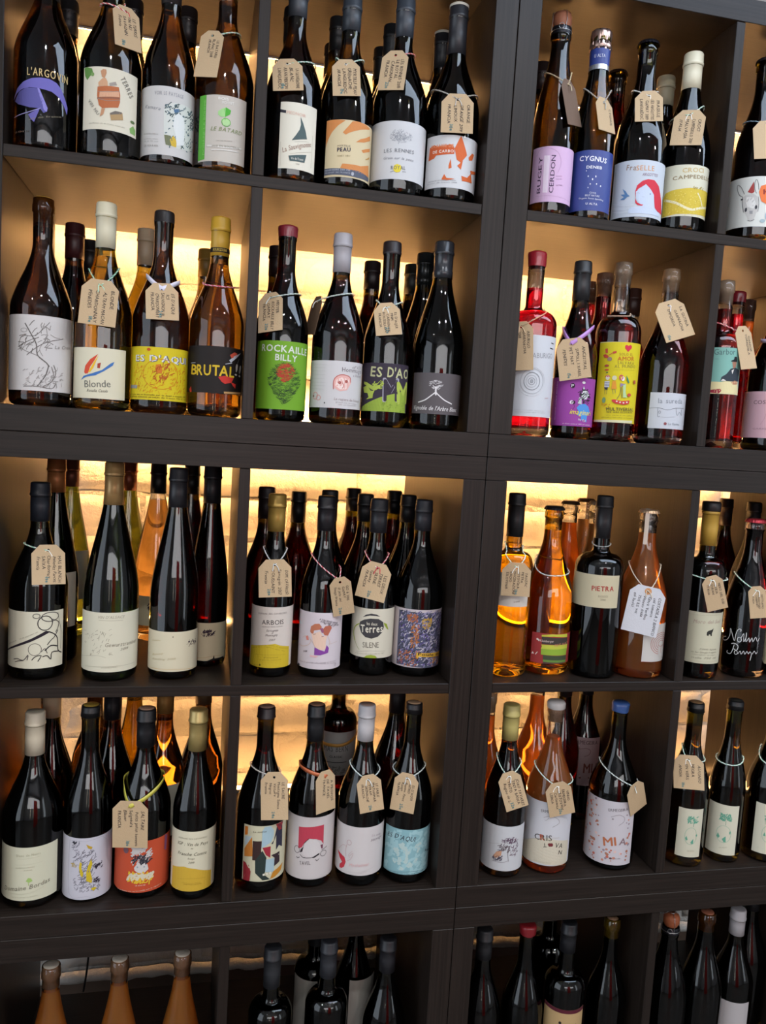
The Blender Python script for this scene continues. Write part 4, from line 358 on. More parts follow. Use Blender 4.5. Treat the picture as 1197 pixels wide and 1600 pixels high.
["r4t",4,0.3103,0.058,0.0442,0.3004,"burg","dk","red",["waxc","3f5f9c",0.0171],0,-0.528,[0.0119,0.1302,-1.6,1.088,"b9b4b8"],[["T","6c6468",-47,1109,307,1147,49,"r","ERMEGEIRA"],["L","8c8488",9,5,1014,145,1065,245,1018,238,937,149,870],["E","8c8488",39,979,17,16],["C","b06050",-641,159,391,1272,150,28],["T","a86444",-81,457,143,498,152,"b","MI"],["T","7c6468",182,506,322,495,129,"r","A"],["E","5c4448",56,244,25,18],["T","8c8488",101,237,234,240,21,"r","vinho 2019"]],"blue-waxed bottle with white label scattered with small red-brown pebbles",0],
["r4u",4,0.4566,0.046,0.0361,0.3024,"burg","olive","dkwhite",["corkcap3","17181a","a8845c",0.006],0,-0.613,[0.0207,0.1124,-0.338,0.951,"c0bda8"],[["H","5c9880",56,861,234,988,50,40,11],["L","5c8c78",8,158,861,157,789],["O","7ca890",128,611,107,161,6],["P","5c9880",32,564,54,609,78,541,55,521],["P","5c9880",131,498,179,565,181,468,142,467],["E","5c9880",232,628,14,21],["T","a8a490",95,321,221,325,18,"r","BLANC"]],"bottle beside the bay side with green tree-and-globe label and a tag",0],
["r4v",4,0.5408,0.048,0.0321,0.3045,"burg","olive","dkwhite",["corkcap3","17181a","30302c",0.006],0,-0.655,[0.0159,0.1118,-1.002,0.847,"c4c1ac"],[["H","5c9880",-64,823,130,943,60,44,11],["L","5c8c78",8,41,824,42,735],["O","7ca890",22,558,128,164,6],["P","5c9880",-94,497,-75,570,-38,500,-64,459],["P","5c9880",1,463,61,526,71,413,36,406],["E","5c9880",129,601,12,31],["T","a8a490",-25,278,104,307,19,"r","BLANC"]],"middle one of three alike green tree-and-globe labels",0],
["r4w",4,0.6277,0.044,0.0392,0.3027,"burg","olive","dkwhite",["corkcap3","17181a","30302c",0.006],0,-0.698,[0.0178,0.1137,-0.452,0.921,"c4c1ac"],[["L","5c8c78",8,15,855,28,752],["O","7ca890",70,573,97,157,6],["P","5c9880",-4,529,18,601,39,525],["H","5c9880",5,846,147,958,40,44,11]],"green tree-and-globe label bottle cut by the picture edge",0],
["r4x",4,0.1978,0.171,0.039,0.32,"burg","clear","orange",["cork","8c6048",""],0,-0.428,0,[],"clear orange wine bottle standing behind the cloudy one",1],
["r4y",4,0.2699,0.202,0.037,0.325,"burg","dk","red",["cap","1a1618",0.06],0,-0.461,0,[],"dark bottle at the back between the orange and the pebble label ones",1],
["r4z",4,0.3368,0.24,0.039,0.305,"burg","dk","red",["cap","18161a",0.05],0,-0.487,[0.075,0.175,-1.309,1.047,"a88c8c"],[["PB"]],"second pebble-label bottle behind the blue-waxed one",1],
["r4A",4,0.0804,0.123,0.036,0.3,"burg","clear","orange",["none"],0,-0.368,0,[],"clear orange bottle at the back behind the yellow capsule",1],
["r5a",5,-0.657,0.061,0.037,0.2913,"flute","clear","honey",["corkwax","c0b8a8","",0.012],0,0.166,0,[],"first of three honey-coloured clear bottles on the lowest shelf, counted from the side wall",1],
["r5b",5,-0.5512,0.061,0.037,0.293,"flute","clear","honey",["corkwax","c0b8a8","",0.012],0,0.085,0,[],"middle of three honey-coloured clear bottles on the lowest shelf, counted from the side wall",1],
["r5c",5,-0.4509,0.061,0.037,0.2938,"flute","clear","honey",["corkwax","c0b8a8","",0.012],0,0.008,0,[],"last of three honey-coloured clear bottles on the lowest shelf, counted from the side wall",1],
["r5d",5,-0.3019,0.049,0.037,0.3011,"bord","dk","red",["cap","2c2e32",0.07],0,-0.108,0,[],"square-shouldered bottle with glossy shoulder next to the divider, lowest shelf",1],
["r5e",5,-0.2145,0.139,0.037,0.31,"bord","dk","red",["cap","18181a",0.07],0,-0.164,[0.05,0.19,-1.222,0.175,"8c8880"],[],"dark bottle with a grey label edge, behind on the lowest shelf",1],
["r5f",5,-0.2033,0.061,0.037,0.2966,"bord","dk","red",["cap","33353a",0.065],0,-0.182,0,[],"grey-capped square-shouldered bottle on the lowest shelf",1],
["r5g",5,-0.1384,0.146,0.038,0.31,"burg","dk","red",["cap","161618",0.06],0,-0.216,[0.04,0.18,-0.175,1.396,"8c8880"],[],"dark bottle behind with its label turned away, lowest shelf",1],
["r5h",5,-0.0983,0.059,0.038,0.2934,"burg","dk","red",["cap","232327",0.06],0,-0.26,0,[],"dark bottle beside the central post on the lowest shelf",1],
["r5i",5,0.0813,0.059,0.038,0.2963,"burg","dk","red",["cap","242528",0.055],0,-0.385,0,[],"black-capped bottle just right of the central post, lowest shelf",1],
["r5j",5,0.1639,0.059,0.038,0.2977,"burg","dk","red",["wax","8c2028",0.018],0,-0.439,0,[],"red-waxed bottle on the lowest shelf",1],
["r5k",5,0.241,0.049,0.037,0.3025,"bord","dk","red",["cap","1b1c20",0.055],0,-0.49,[0.03,0.155,-1.047,1.309,"b09468"],[["BG"]],"bottle with sand-coloured label edged in burgundy, lowest shelf",1],
["r5l",5,0.2534,0.151,0.037,0.3,"bord","dk","red",["cap","151517",0.055],0,-0.466,0,[],"dark bottle behind the sand-coloured label",1],
["r5m",5,0.3386,0.067,0.037,0.2917,"burg","olive","red",["none"],0,-0.541,0,[],"dark green bottle standing apart from the sand-coloured label",1],
["r5n",5,0.4574,0.059,0.041,0.2974,"champ","dk","red",["cage","a8603c",0.03],0,-0.609,0,[],"sparkling wine bottle with wired cork on the lowest shelf",1],
["r5o",5,0.5416,0.068,0.041,0.2881,"champ","dk","red",["cork","a8684c",""],0,-0.648,0,[],"bottle with bare cork right of the wired one, lowest shelf",1],
["r5p",5,0.6245,0.085,0.04,0.278,"burg","dk","red",["cap","b8b6b8",0.052],0,-0.681,[0.02,0.105,-1.222,1.047,"a8a4a4"],[],"white-capped bottle on the lowest shelf",1],
["r5q",5,0.6915,0.13,0.04,0.295,"burg","dk","red",["cap","1d1e20",0.05],0,-0.695,0,[],"dark bottle at the picture edge on the lowest shelf",1]
]
TAGS = [
{"b":"r1b","sl":0.2211,"sr":0.2305,"st":["d04a50","e8dcd6"],"rb":0,"d":"kraft tag on red and white twine, lying on the barrel-label bottle","h":[0.0168,-0.0151,0.2121],"k":[0.0214,-0.0339,0.1546],"w":0.0379,"y":0.294,"c":"b89f7d","l":["LE TERRES","VIN NU","SAVAGNIN","Francia"],"p":"18","r":None},
{"b":"r1d","sl":0.2061,"sr":0.2107,"st":["e8e4da","8fc0a8"],"rb":0,"d":"kraft tag swung to the left, on pale green twine above a green-banded label","h":[-0.0189,-0.0174,0.1944],"k":[-0.027,-0.0358,0.1281],"w":0.0346,"y":-0.314,"c":"b89f7d","l":["LE BATARD","BLANC 2018","FRANCIA"],"p":None,"r":None},
{"b":"r1h","sl":0.1842,"sr":0.1827,"st":["e8e4da","8fc0a8"],"rb":0,"d":"square-hanging kraft tag above the grey sail label","h":[-0.0116,-0.0327,0.1673],"k":[-0.0082,-0.0446,0.1252],"w":0.0446,"y":-0.099,"c":"b89f7d","l":["LA SAUVIGNONNE","BLANC","ARAN PIERSON","LANGUEDOC"],"p":"18","r":None},
{"b":"r1i","sl":0.2031,"sr":0.2018,"st":["e8e4da","8fc0a8"],"rb":0,"d":"kraft tag above the orange hand label","h":[-0.0055,-0.0276,0.1827],"k":[-0.0014,-0.0422,0.1316],"w":0.042,"y":-0.018,"c":"b89f7d","l":["MYRTILLE PEAU","GRENACHE","LANGUEDOC","FRANCIA"],"p":"19","r":None},
{"b":"r1j","sl":0.2226,"sr":0.2216,"st":["d04a50","caa8a0"],"rb":0,"d":"slanting kraft tag on red twine above the dotted-tree label","h":[-0.0108,-0.02,0.211],"k":[-0.0158,-0.0367,0.1527],"w":0.0411,"y":-0.209,"c":"b89f7d","l":["LES RENNES 2018","LE ROYAL","CARIGNAN","FRANCIA"],"p":"22","r":None},
{"b":"r1k","sl":0.1779,"sr":0.1714,"st":["bdb6aa","9d968c"],"rb":0,"d":"kraft tag on grey string above the orange-wedge label","h":[0.0065,-0.0427,0.1517],"k":[0.0082,-0.0454,0.101],"w":0.0497,"y":0.098,"c":"b89f7d","l":["ORANGE","ORANGE 2019","LIMOUX","FRANCIA"],"p":"30","r":None},
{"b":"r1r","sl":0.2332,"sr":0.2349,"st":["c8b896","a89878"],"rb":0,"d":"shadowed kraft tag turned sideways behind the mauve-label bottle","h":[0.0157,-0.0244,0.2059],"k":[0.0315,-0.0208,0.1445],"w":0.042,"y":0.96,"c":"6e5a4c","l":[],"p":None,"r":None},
{"b":"r1s","sl":0.2201,"sr":0.2167,"st":["b0b0a8","8a8a88"],"rb":0,"d":"narrow kraft tag turned sideways beside the royal blue label","h":[0.0099,-0.0291,0.186],"k":[0.019,-0.0317,0.1398],"w":0.042,"y":0.873,"c":"b89f7d","l":["CYGNUS"],"p":None,"r":None},
{"b":"r1t","sl":0.2291,"sr":0.2257,"st":["e8e4da","c8c4ba"],"rb":0,"d":"kraft tag on white string above the red-haired woman label","h":[0.0069,-0.026,0.2106],"k":[0.0104,-0.036,0.166],"w":0.0445,"y":0.152,"c":"b89f7d","l":["FRASELLE","LES ARGOTTES","GAMAY 2019","LANGUEDOC"],"p":None,"r":None},
{"b":"r1u","sl":0.1908,"sr":0.2142,"st":["e8e4da","8fc0a8"],"rb":0,"d":"slanting kraft tag above the yellow-hill label","h":[0.0027,-0.0303,0.1913],"k":[-0.0007,-0.0419,0.1386],"w":0.0499,"y":-0.009,"c":"b89f7d","l":["CROCI","CAMPEDELLO 2017","MALVASIA","ITALIA"],"p":None,"r":None},
{"b":"r1v","sl":0.209,"sr":0.2012,"st":["a9c0c8","5a7280"],"rb":0,"d":"kraft tag above the donkey label","h":[0.0175,-0.0287,0.1926],"k":[0.0249,-0.0396,0.1341],"w":0.0645,"y":0.293,"c":"b89f7d","l":["ES OKEN CO.","SUMOLL","KARAVANA"],"p":None,"r":None},
{"b":"r2b","sl":0.2058,"sr":0.212,"st":["b4d4b8","5f9a84"],"rb":0,"d":"kraft tag on green and white twine below a cream capsule","h":[-0.0052,-0.0342,0.1781],"k":[-0.0096,-0.0428,0.1202],"w":0.0515,"y":-0.12,"c":"b89f7d","l":["BLONDE","ALTRAM MACAN","CHARDONNAY","PENEDES"],"p":"18","r":None},
{"b":"r2c","sl":0.204,"sr":0.1989,"st":["d4d0dc","b8b4c4"],"rb":1,"d":"kraft tag on white ribbon above the yellow scribbled label","h":[-0.0005,-0.0334,0.1819],"k":[0.0018,-0.0452,0.1357],"w":0.0467,"y":0.022,"c":"b89f7d","l":["ES D'AQUI","ICI","SAUVIGNON BL.","CHARDONNAY","FRANCIA"],"p":"24","r":None},
{"b":"r2d","sl":0.2025,"sr":0.2,"st":["c84468","e0b8c0"],"rb":0,"d":"pink and white twine round the neck of the amber bottle with yellow capsule"},
{"b":"r2i","sl":0.1985,"sr":0.1975,"st":["d0d8d0","a4b4a8"],"rb":0,"d":"kraft tag swung left above the bright green label","h":[-0.0216,-0.0213,0.1858],"k":[-0.0196,-0.0376,0.1332],"w":0.0398,"y":-0.436,"c":"b89f7d","l":["MISTER","ROCKAILLE BILLY","GAMAY","FRANCIA"],"p":"22","r":None},
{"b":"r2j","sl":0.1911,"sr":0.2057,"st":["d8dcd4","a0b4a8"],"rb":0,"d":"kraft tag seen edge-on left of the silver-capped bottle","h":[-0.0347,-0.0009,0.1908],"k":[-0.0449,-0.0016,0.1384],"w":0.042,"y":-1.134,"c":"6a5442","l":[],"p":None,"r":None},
{"b":"r2k","sl":0.2018,"sr":0.2008,"st":["d8dcd4","90a898"],"rb":0,"d":"kraft tag above the plum and lime label","h":[-0.0038,-0.0282,0.186],"k":[0.0027,-0.039,0.1429],"w":0.0411,"y":0.038,"c":"b89f7d","l":["ES D'AQUI","MNM","CARIGNAN","ROUSSILLON","FRANCIA"],"p":"23","r":None},
{"b":"r2q","sl":0.1844,"sr":0.2119,"st":["c8b090","a89070"],"rb":0,"d":"kraft tag hanging half behind the post, over the concentric rings label","h":[-0.0172,-0.0431,0.1758],"k":[-0.0117,-0.0423,0.106],"w":0.0381,"y":-0.14,"c":"b89f7d","l":["ABURIGO","GARNACHA","2018","VALENCIA"],"p":None,"r":None},
{"b":"r2r","sl":0.1878,"sr":0.1897,"st":["b080c0","c8a4d4"],"rb":1,"d":"kraft tag on lilac ribbon above the magenta label","h":[-0.0085,-0.0363,0.1569],"k":[0.002,-0.0386,0.0985],"w":0.0519,"y":0.028,"c":"b89f7d","l":["ANCESTRAL","SUMOLL I XAREL","PET NAT","PENEDES"],"p":"15","r":None},
{"b":"r2s","sl":0.215,"sr":0.2187,"st":["c4a890","a88c78"],"rb":0,"d":"beige twine round the neck of the round-shouldered bottle"},
{"b":"r2t","sl":0.2212,"sr":0.2327,"st":["e4e0dc","c8c0b8"],"rb":0,"d":"kraft tag lifted to the right, near the natural cork of the washing-line bottle","h":[-0.0016,-0.0197,0.2362],"k":[0.0227,-0.0235,0.1803],"w":0.0536,"y":0.382,"c":"b89f7d","l":["LA GUTINA","GARNACHA","EMPORDA"],"p":"15","r":None},
{"b":"r2u","sl":0.2211,"sr":0.2114,"st":["c04858","e0c8c4"],"rb":0,"d":"narrow kraft tag on red twine beside the teal label","h":[0.026,-0.0004,0.2037],"k":[0.0421,-0.0011,0.1381],"w":0.042,"y":0.873,"c":"b89f7d","l":["GARBOR","TORREMILA"],"p":None,"r":None},
{"b":"r2v","sl":0.1993,"sr":0.2013,"st":["b0a4c0","c8bcd4"],"rb":1,"d":"lilac ribbon round the neck of the pink-label bottle"},
{"b":"r3a","sl":0.2051,"sr":0.1985,"st":["e8e4da","8fc0a8"],"rb":0,"d":"kraft tag on pale twine below a blue-black capsule","h":[0.0117,-0.0283,0.1979],"k":[0.0134,-0.0437,0.1482],"w":0.0476,"y":0.162,"c":"b89f7d","l":["MAS BLANCH","Penedes Parcel.","Chardonnay","SAIXA","Francia"],"p":"19","r":None},
{"b":"r3j","sl":0.2092,"sr":0.2081,"st":["c8ccca","a8b0ae"],"rb":0,"d":"square-hanging kraft tag above the white over yellow label","h":[0.0004,-0.0308,0.1853],"k":[0.0035,-0.0368,0.1342],"w":0.0521,"y":0.052,"c":"b89f7d","l":["DOM. CAVAROD.","Savagnin 2017","TOUSSAINT","Francia"],"p":"28","r":None},
{"b":"r3k","sl":0.2009,"sr":0.1775,"st":["c03848","e0ccc8"],"rb":0,"d":"kraft tag on red and white twine reaching over to the right of the purple-dress label","h":[0.0253,-0.0287,0.1635],"k":[0.0351,-0.0162,0.1076],"w":0.0356,"y":0.209,"c":"b89f7d","l":["GO 6 2015","GAMAY","El jefe del","fuego France"],"p":"24","r":None},
{"b":"r3l","sl":0.2056,"sr":0.2031,"st":["c03848","e0ccc8"],"rb":0,"d":"tilted kraft tag on red and white twine above the oval badge label","h":[0.0028,-0.0325,0.183],"k":[-0.0076,-0.0385,0.1312],"w":0.0498,"y":-0.106,"c":"b89f7d","l":["LES DEUX","TERRES","SILENE","Gamay","FRANCIA"],"p":"20","r":None},
{"b":"r3u","sl":0.2306,"sr":0.2253,"st":["e8e4da","8fc0a8"],"rb":0,"d":"kraft tag with green twine over the plain white high label","h":[0.0075,-0.0405,0.1931],"k":[0.008,-0.0379,0.1438],"w":0.0484,"y":0.113,"c":"b89f7d","l":["TAUZAC","PIETRA","VITOVSKA","MACERAZIONE","RADIO","ESLOVENIA"],"p":"18","r":None},
{"b":"r3v","sl":0.2084,"sr":0.1811,"st":["d8dcd4","90a898"],"rb":0,"d":"pale twine round the shoulder of the amber crown-capped bottle"},
{"b":"r3w","sl":0.2362,"sr":0.235,"st":["9c9c98","7c7c78"],"rb":0,"d":"grey twine round the neck of the black band-label bottle"},
{"b":"r3x","sl":0.2016,"sr":0.2008,"st":["d0c0a8","b0a088"],"rb":0,"d":"large white tag with a brown eyelet on the orange wine bottle","h":[0.01,-0.0466,0.1586],"k":[-0.0003,-0.0477,0.0826],"w":0.0603,"y":-0.003,"c":"c4c4c8","l":["COSTADILA 2 BIANCO","col tamarie","Glera Verdiso","Veneto Italia","75cl 11.5 vol","sui lieviti"],"p":None,"r":"c08858"},
{"b":"r3y","sl":0.1893,"sr":0.1807,"st":["e8e4da","8fc0a8"],"rb":0,"d":"small leaning kraft tag above the elephant label","h":[0.0121,-0.0404,0.1817],"k":[0.0264,-0.0296,0.1293],"w":0.0362,"y":0.366,"c":"b89f7d","l":["NERO DEL SUD","SICILIA","SYRAH","ITALIA"],"p":None,"r":None},
{"b":"r3z","sl":0.1884,"sr":0.1643,"st":["e8e4da","8fc0a8"],"rb":0,"d":"small kraft tag above white script lettering","h":[0.0128,-0.0383,0.1631],"k":[0.0209,-0.0366,0.1143],"w":0.0297,"y":0.272,"c":"b89f7d","l":["NOTTURNO","PASSAGGIO","CABERNET","ITALIA"],"p":None,"r":None},
{"b":"r4c","sl":0.183,"sr":0.1863,"st":["b8b048","98902c"],"rb":1,"d":"big kraft tag on yellow-green ribbon over the orange-red label","h":[-0.02,-0.0445,0.1589],"k":[-0.0187,-0.0423,0.0897],"w":0.0545,"y":-0.222,"c":"b89f7d","l":["SALTAIRE","Petits petits hommes","Seigneurs","Blauer","FRANCIA"],"p":"18","r":None},
{"b":"r4l","sl":0.2056,"sr":0.1903,"st":["c8c0b4","a8a098"],"rb":0,"d":"large kraft tag on white string above the cubist label","h":[0.0183,-0.0297,0.1966],"k":[0.0221,-0.0383,0.1287],"w":0.0439,"y":-0.14,"c":"b89f7d","l":["LE SACRE","Montagne Sainte","Victoire","Negret","Francia"],"p":"24","r":None},
{"b":"r4m","sl":0.2004,"sr":0.1771,"st":["c06840","a85838"],"rb":1,"d":"narrow kraft tag on rust orange ribbon beside the crimson square label","h":[0.0192,-0.031,0.1921],"k":[0.023,-0.0367,0.1336],"w":0.042,"y":0.733,"c":"b89f7d","l":["A PROPOS","DE TAVEL","FRANCE"],"p":None,"r":None},
{"b":"r4n","sl":0.202,"sr":0.1915,"st":["d8dcd8","a8b8b4"],"rb":0,"d":"leaning kraft tag on pale twine above the red wing label","h":[0.009,-0.0383,0.188],"k":[0.018,-0.0396,0.1344],"w":0.0411,"y":0.228,"c":"b89f7d","l":["LE SABLE","MATHAIMAR","SYRAH","GRENACHE","FRANCIA"],"p":"21","r":None},
{"b":"r4o","sl":0.1888,"sr":0.1977,"st":["d0d4d0","a0aca8"],"rb":0,"d":"leaning kraft tag on pale twine above the sky blue label","h":[-0.004,-0.0401,0.1876],"k":[-0.0097,-0.0431,0.1303],"w":0.0408,"y":-0.121,"c":"b89f7d","l":["ES D'AQUI","NORD","Beaune, Pinot","Rouge","FRANCIA"],"p":"25","r":None},
{"b":"r4p","sl":0.1705,"sr":0.1944,"st":["c08a3c","a87838"],"rb":1,"d":"yellow ribbon slung round the square-shouldered bottle at the back"},
{"b":"r4r","sl":0.2094,"sr":0.2,"st":["e8e4da","8fc0a8"],"rb":0,"d":"kraft tag hanging point-down by the yellow-capped bottle","h":[0.0032,-0.0367,0.1855],"k":[0.0221,-0.0334,0.1295],"w":0.0405,"y":0.303,"c":"b89f7d","l":["JOAO TAVARES","TINTA BAIXA","TINTO","Regiao de L."],"p":"22","r":None},
{"b":"r4s","sl":0.1873,"sr":0.1634,"st":["e8e4da","8fc0a8"],"rb":0,"d":"kraft tag over the scattered lettering of the cloudy orange bottle","h":[0.0134,-0.0452,0.1658],"k":[0.0253,-0.0371,0.1129],"w":0.0458,"y":0.31,"c":"b89f7d","l":["VINHO","ERMEGEIRA","CRISTOVAN","Curtimenta","LISBOA"],"p":"20","r":None},
{"b":"r4t","sl":0.1905,"sr":0.1492,"st":["d4d8d0","98a098"],"rb":0,"d":"blank kraft tag peeping out behind the blue-waxed bottle","h":[0.0351,-0.0359,0.1611],"k":[0.0453,-0.015,0.1113],"w":0.042,"y":0.873,"c":"b89f7d","l":[],"p":None,"r":None},
{"b":"r4u","sl":0.2195,"sr":0.196,"st":["e8e4da","8fc0a8"],"rb":0,"d":"kraft tag on the first tree-and-globe bottle","h":[-0.0043,-0.0294,0.2008],"k":[0.0018,-0.0396,0.1505],"w":0.0522,"y":0.025,"c":"b89f7d","l":["ALFONSO","NEGRA","EN VERS","ANOIA"],"p":"18","r":None},
{"b":"r4v","sl":0.1916,"sr":0.1976,"st":["e8e4da","8fc0a8"],"rb":0,"d":"pale twine round the neck of the middle tree-and-globe bottle"},
{"b":"r4w","sl":0.2128,"sr":0.1917,"st":["e8e4da","8fc0a8"],"rb":0,"d":"pale twine round the neck of the tree-and-globe bottle at the picture edge"}
]
# ------------------------------------------------------------------ lettering
GL = {}
def glyph(ch, st):
    k = (ch, st)
    if k in GL: return GL[k]
    cu = bpy.data.curves.new('g', 'FONT'); cu.body = ch; cu.resolution_u = 2; cu.size = 1
    ob = bpy.data.objects.new('g', cu); me = ob.to_mesh()
    vs = [(v.co.x, v.co.y) for v in me.vertices]; fs = [tuple(p.vertices) for p in me.polygons]
    ob.to_mesh_clear(); bpy.data.objects.remove(ob); bpy.data.curves.remove(cu)
    sh = {'b': [(-.024, 0), (.024, 0), (0, .02), (0, -.02)], 't': [(0, 0)]}.get(st, [(-.010, 0), (.010, 0)])
    n_ = len(vs); fs = [tuple(i+k_*n_ for i in f) for k_ in range(len(sh)) for f in fs]; vs = [(x+dx, y+dy) for dx, dy in sh for x, y in vs]
    if vs:
        x0 = min(v[0] for v in vs); x1 = max(v[0] for v in vs); vs = [(x-x0, y) for x, y in vs]; w_ = x1-x0
    else: w_ = .28
    GL[k] = (vs, fs, w_); return GL[k]
CAPH = max(y for _, y in glyph('H', 'r')[0])
def text2d(s, st, jit=0, rnd=None):
    """flat lettering with cap height 1: (verts, faces, width)"""
    g = 'b' if st == 'b' else 't' if st == 't' else 'r'
    V_, F_, x = [], [], 0; sh = .28 if st in 'i' else 0
    for ch in s:
        vs, fs, w_ = glyph(ch, g); o = len(V_); dy = rnd.uniform(-jit, jit) if rnd else 0; sc = 1+(rnd.uniform(-jit, jit) if rnd else 0)
        V_ += [((x+vx*sc+vy*sh), vy*sc+dy) for vx, vy in vs]; F_ += [tuple(i+o for i in f) for f in fs]
        x += w_*sc+(.16 if st == 's' else .10)
    x -= .1
    return [(a/CAPH, b/CAPH) for a, b in V_], F_, max(.01, x/CAPH)

# ------------------------------------------------------------------ flat print on a cylinder
class Print:
    def __init__(s, R, rect): s.R, s.rect, s.V, s.F, s.mi, s.mats, s.layer = R, rect, [], [], [], [], 0
    def m(s, col):
        if col not in s.mats: s.mats.append(col)
        return s.mats.index(col)
    def pt(s, a, z):
        a0, a1, z0, z1 = s.rect; a = min(max(a, a0), a1); z = min(max(z, z0), z1)
        th = a/s.R; rr = s.R+.00045+.00003*s.layer
        s.V.append((rr*math.sin(th), -rr*math.cos(th), z)); return len(s.V)-1
    def tri(s, p, q, r, mi, depth=0):
        l = max(abs(p[0]-q[0]), abs(q[0]-r[0]), abs(r[0]-p[0]))
        if l > .006 and depth < 8:
            d = [(p[0]-q[0])**2+(p[1]-q[1])**2, (q[0]-r[0])**2+(q[1]-r[1])**2, (r[0]-p[0])**2+(r[1]-p[1])**2]; i = d.index(max(d))
            if i == 0: m_ = ((p[0]+q[0])/2, (p[1]+q[1])/2); s.tri(p, m_, r, mi, depth+1); s.tri(m_, q, r, mi, depth+1)
            elif i == 1: m_ = ((q[0]+r[0])/2, (q[1]+r[1])/2); s.tri(p, q, m_, mi, depth+1); s.tri(p, m_, r, mi, depth+1)
            else: m_ = ((r[0]+p[0])/2, (r[1]+p[1])/2); s.tri(p, q, m_, mi, depth+1); s.tri(m_, q, r, mi, depth+1)
            return
        if (q[0]-p[0])*(r[1]-p[1])-(q[1]-p[1])*(r[0]-p[0]) < 0: q, r = r, q
        s.F.append((s.pt(*p), s.pt(*q), s.pt(*r))); s.mi.append(mi)
    def poly(s, pts, col):
        mi = s.m(col)
        for t in tessellate_polygon([[Vector((x, y, 0)) for x, y in pts]]): s.tri(pts[t[0]], pts[t[1]], pts[t[2]], mi)
    def line(s, pts, w_, col, closed=False, smooth=True):
        mi = s.m(col); P = pts
        if smooth and len(P) > 2:
            Q = []; n = len(P)
            for i in range(n if closed else n-1):
                p0, p1, p2, p3 = P[(i-1) % n] if (closed or i) else P[0], P[i], P[(i+1) % n], P[(i+2) % n] if (closed or i < n-2) else P[-1]
                for k in range(3):
                    t = k/3; Q.append(tuple(.5*((2*p1[c])+(-p0[c]+p2[c])*t+(2*p0[c]-5*p1[c]+4*p2[c]-p3[c])*t*t+(-p0[c]+3*p1[c]-3*p2[c]+p3[c])*t**3) for c in (0, 1)))
            if not closed: Q.append(P[-1])
            P = Q
        n = len(P); E = []
        for i in range(n):
            a, b = (P[(i-1) % n], P[(i+1) % n]) if closed else (P[max(i-1, 0)], P[min(i+1, n-1)])
            dx, dy = b[0]-a[0], b[1]-a[1]; L = math.hypot(dx, dy) or 1; nx, ny = -dy/L*w_/2, dx/L*w_/2
            E.append(((P[i][0]+nx, P[i][1]+ny), (P[i][0]-nx, P[i][1]-ny)))
        for i in range(n if closed else n-1):
            (a, b), (c, d) = E[i], E[(i+1) % n]; s.tri(a, b, d, mi); s.tri(a, d, c, mi)
    def text(s, txt, a0, z0, a1, z1, h, st, col):
        V_, F_, w_ = text2d(txt, st); mi = s.m(col); dx, dy = a1-a0, z1-z0; L = math.hypot(dx, dy) or .001; ux, uy = dx/L, dy/L; k = L/w_
        P = [(a0+ux*x*k-uy*y*h, z0+uy*x*k+ux*y*h) for x, y in V_]
        for f in F_:
            for i in range(1, len(f)-1): s.tri(P[f[0]], P[f[i]], P[f[i+1]], mi)
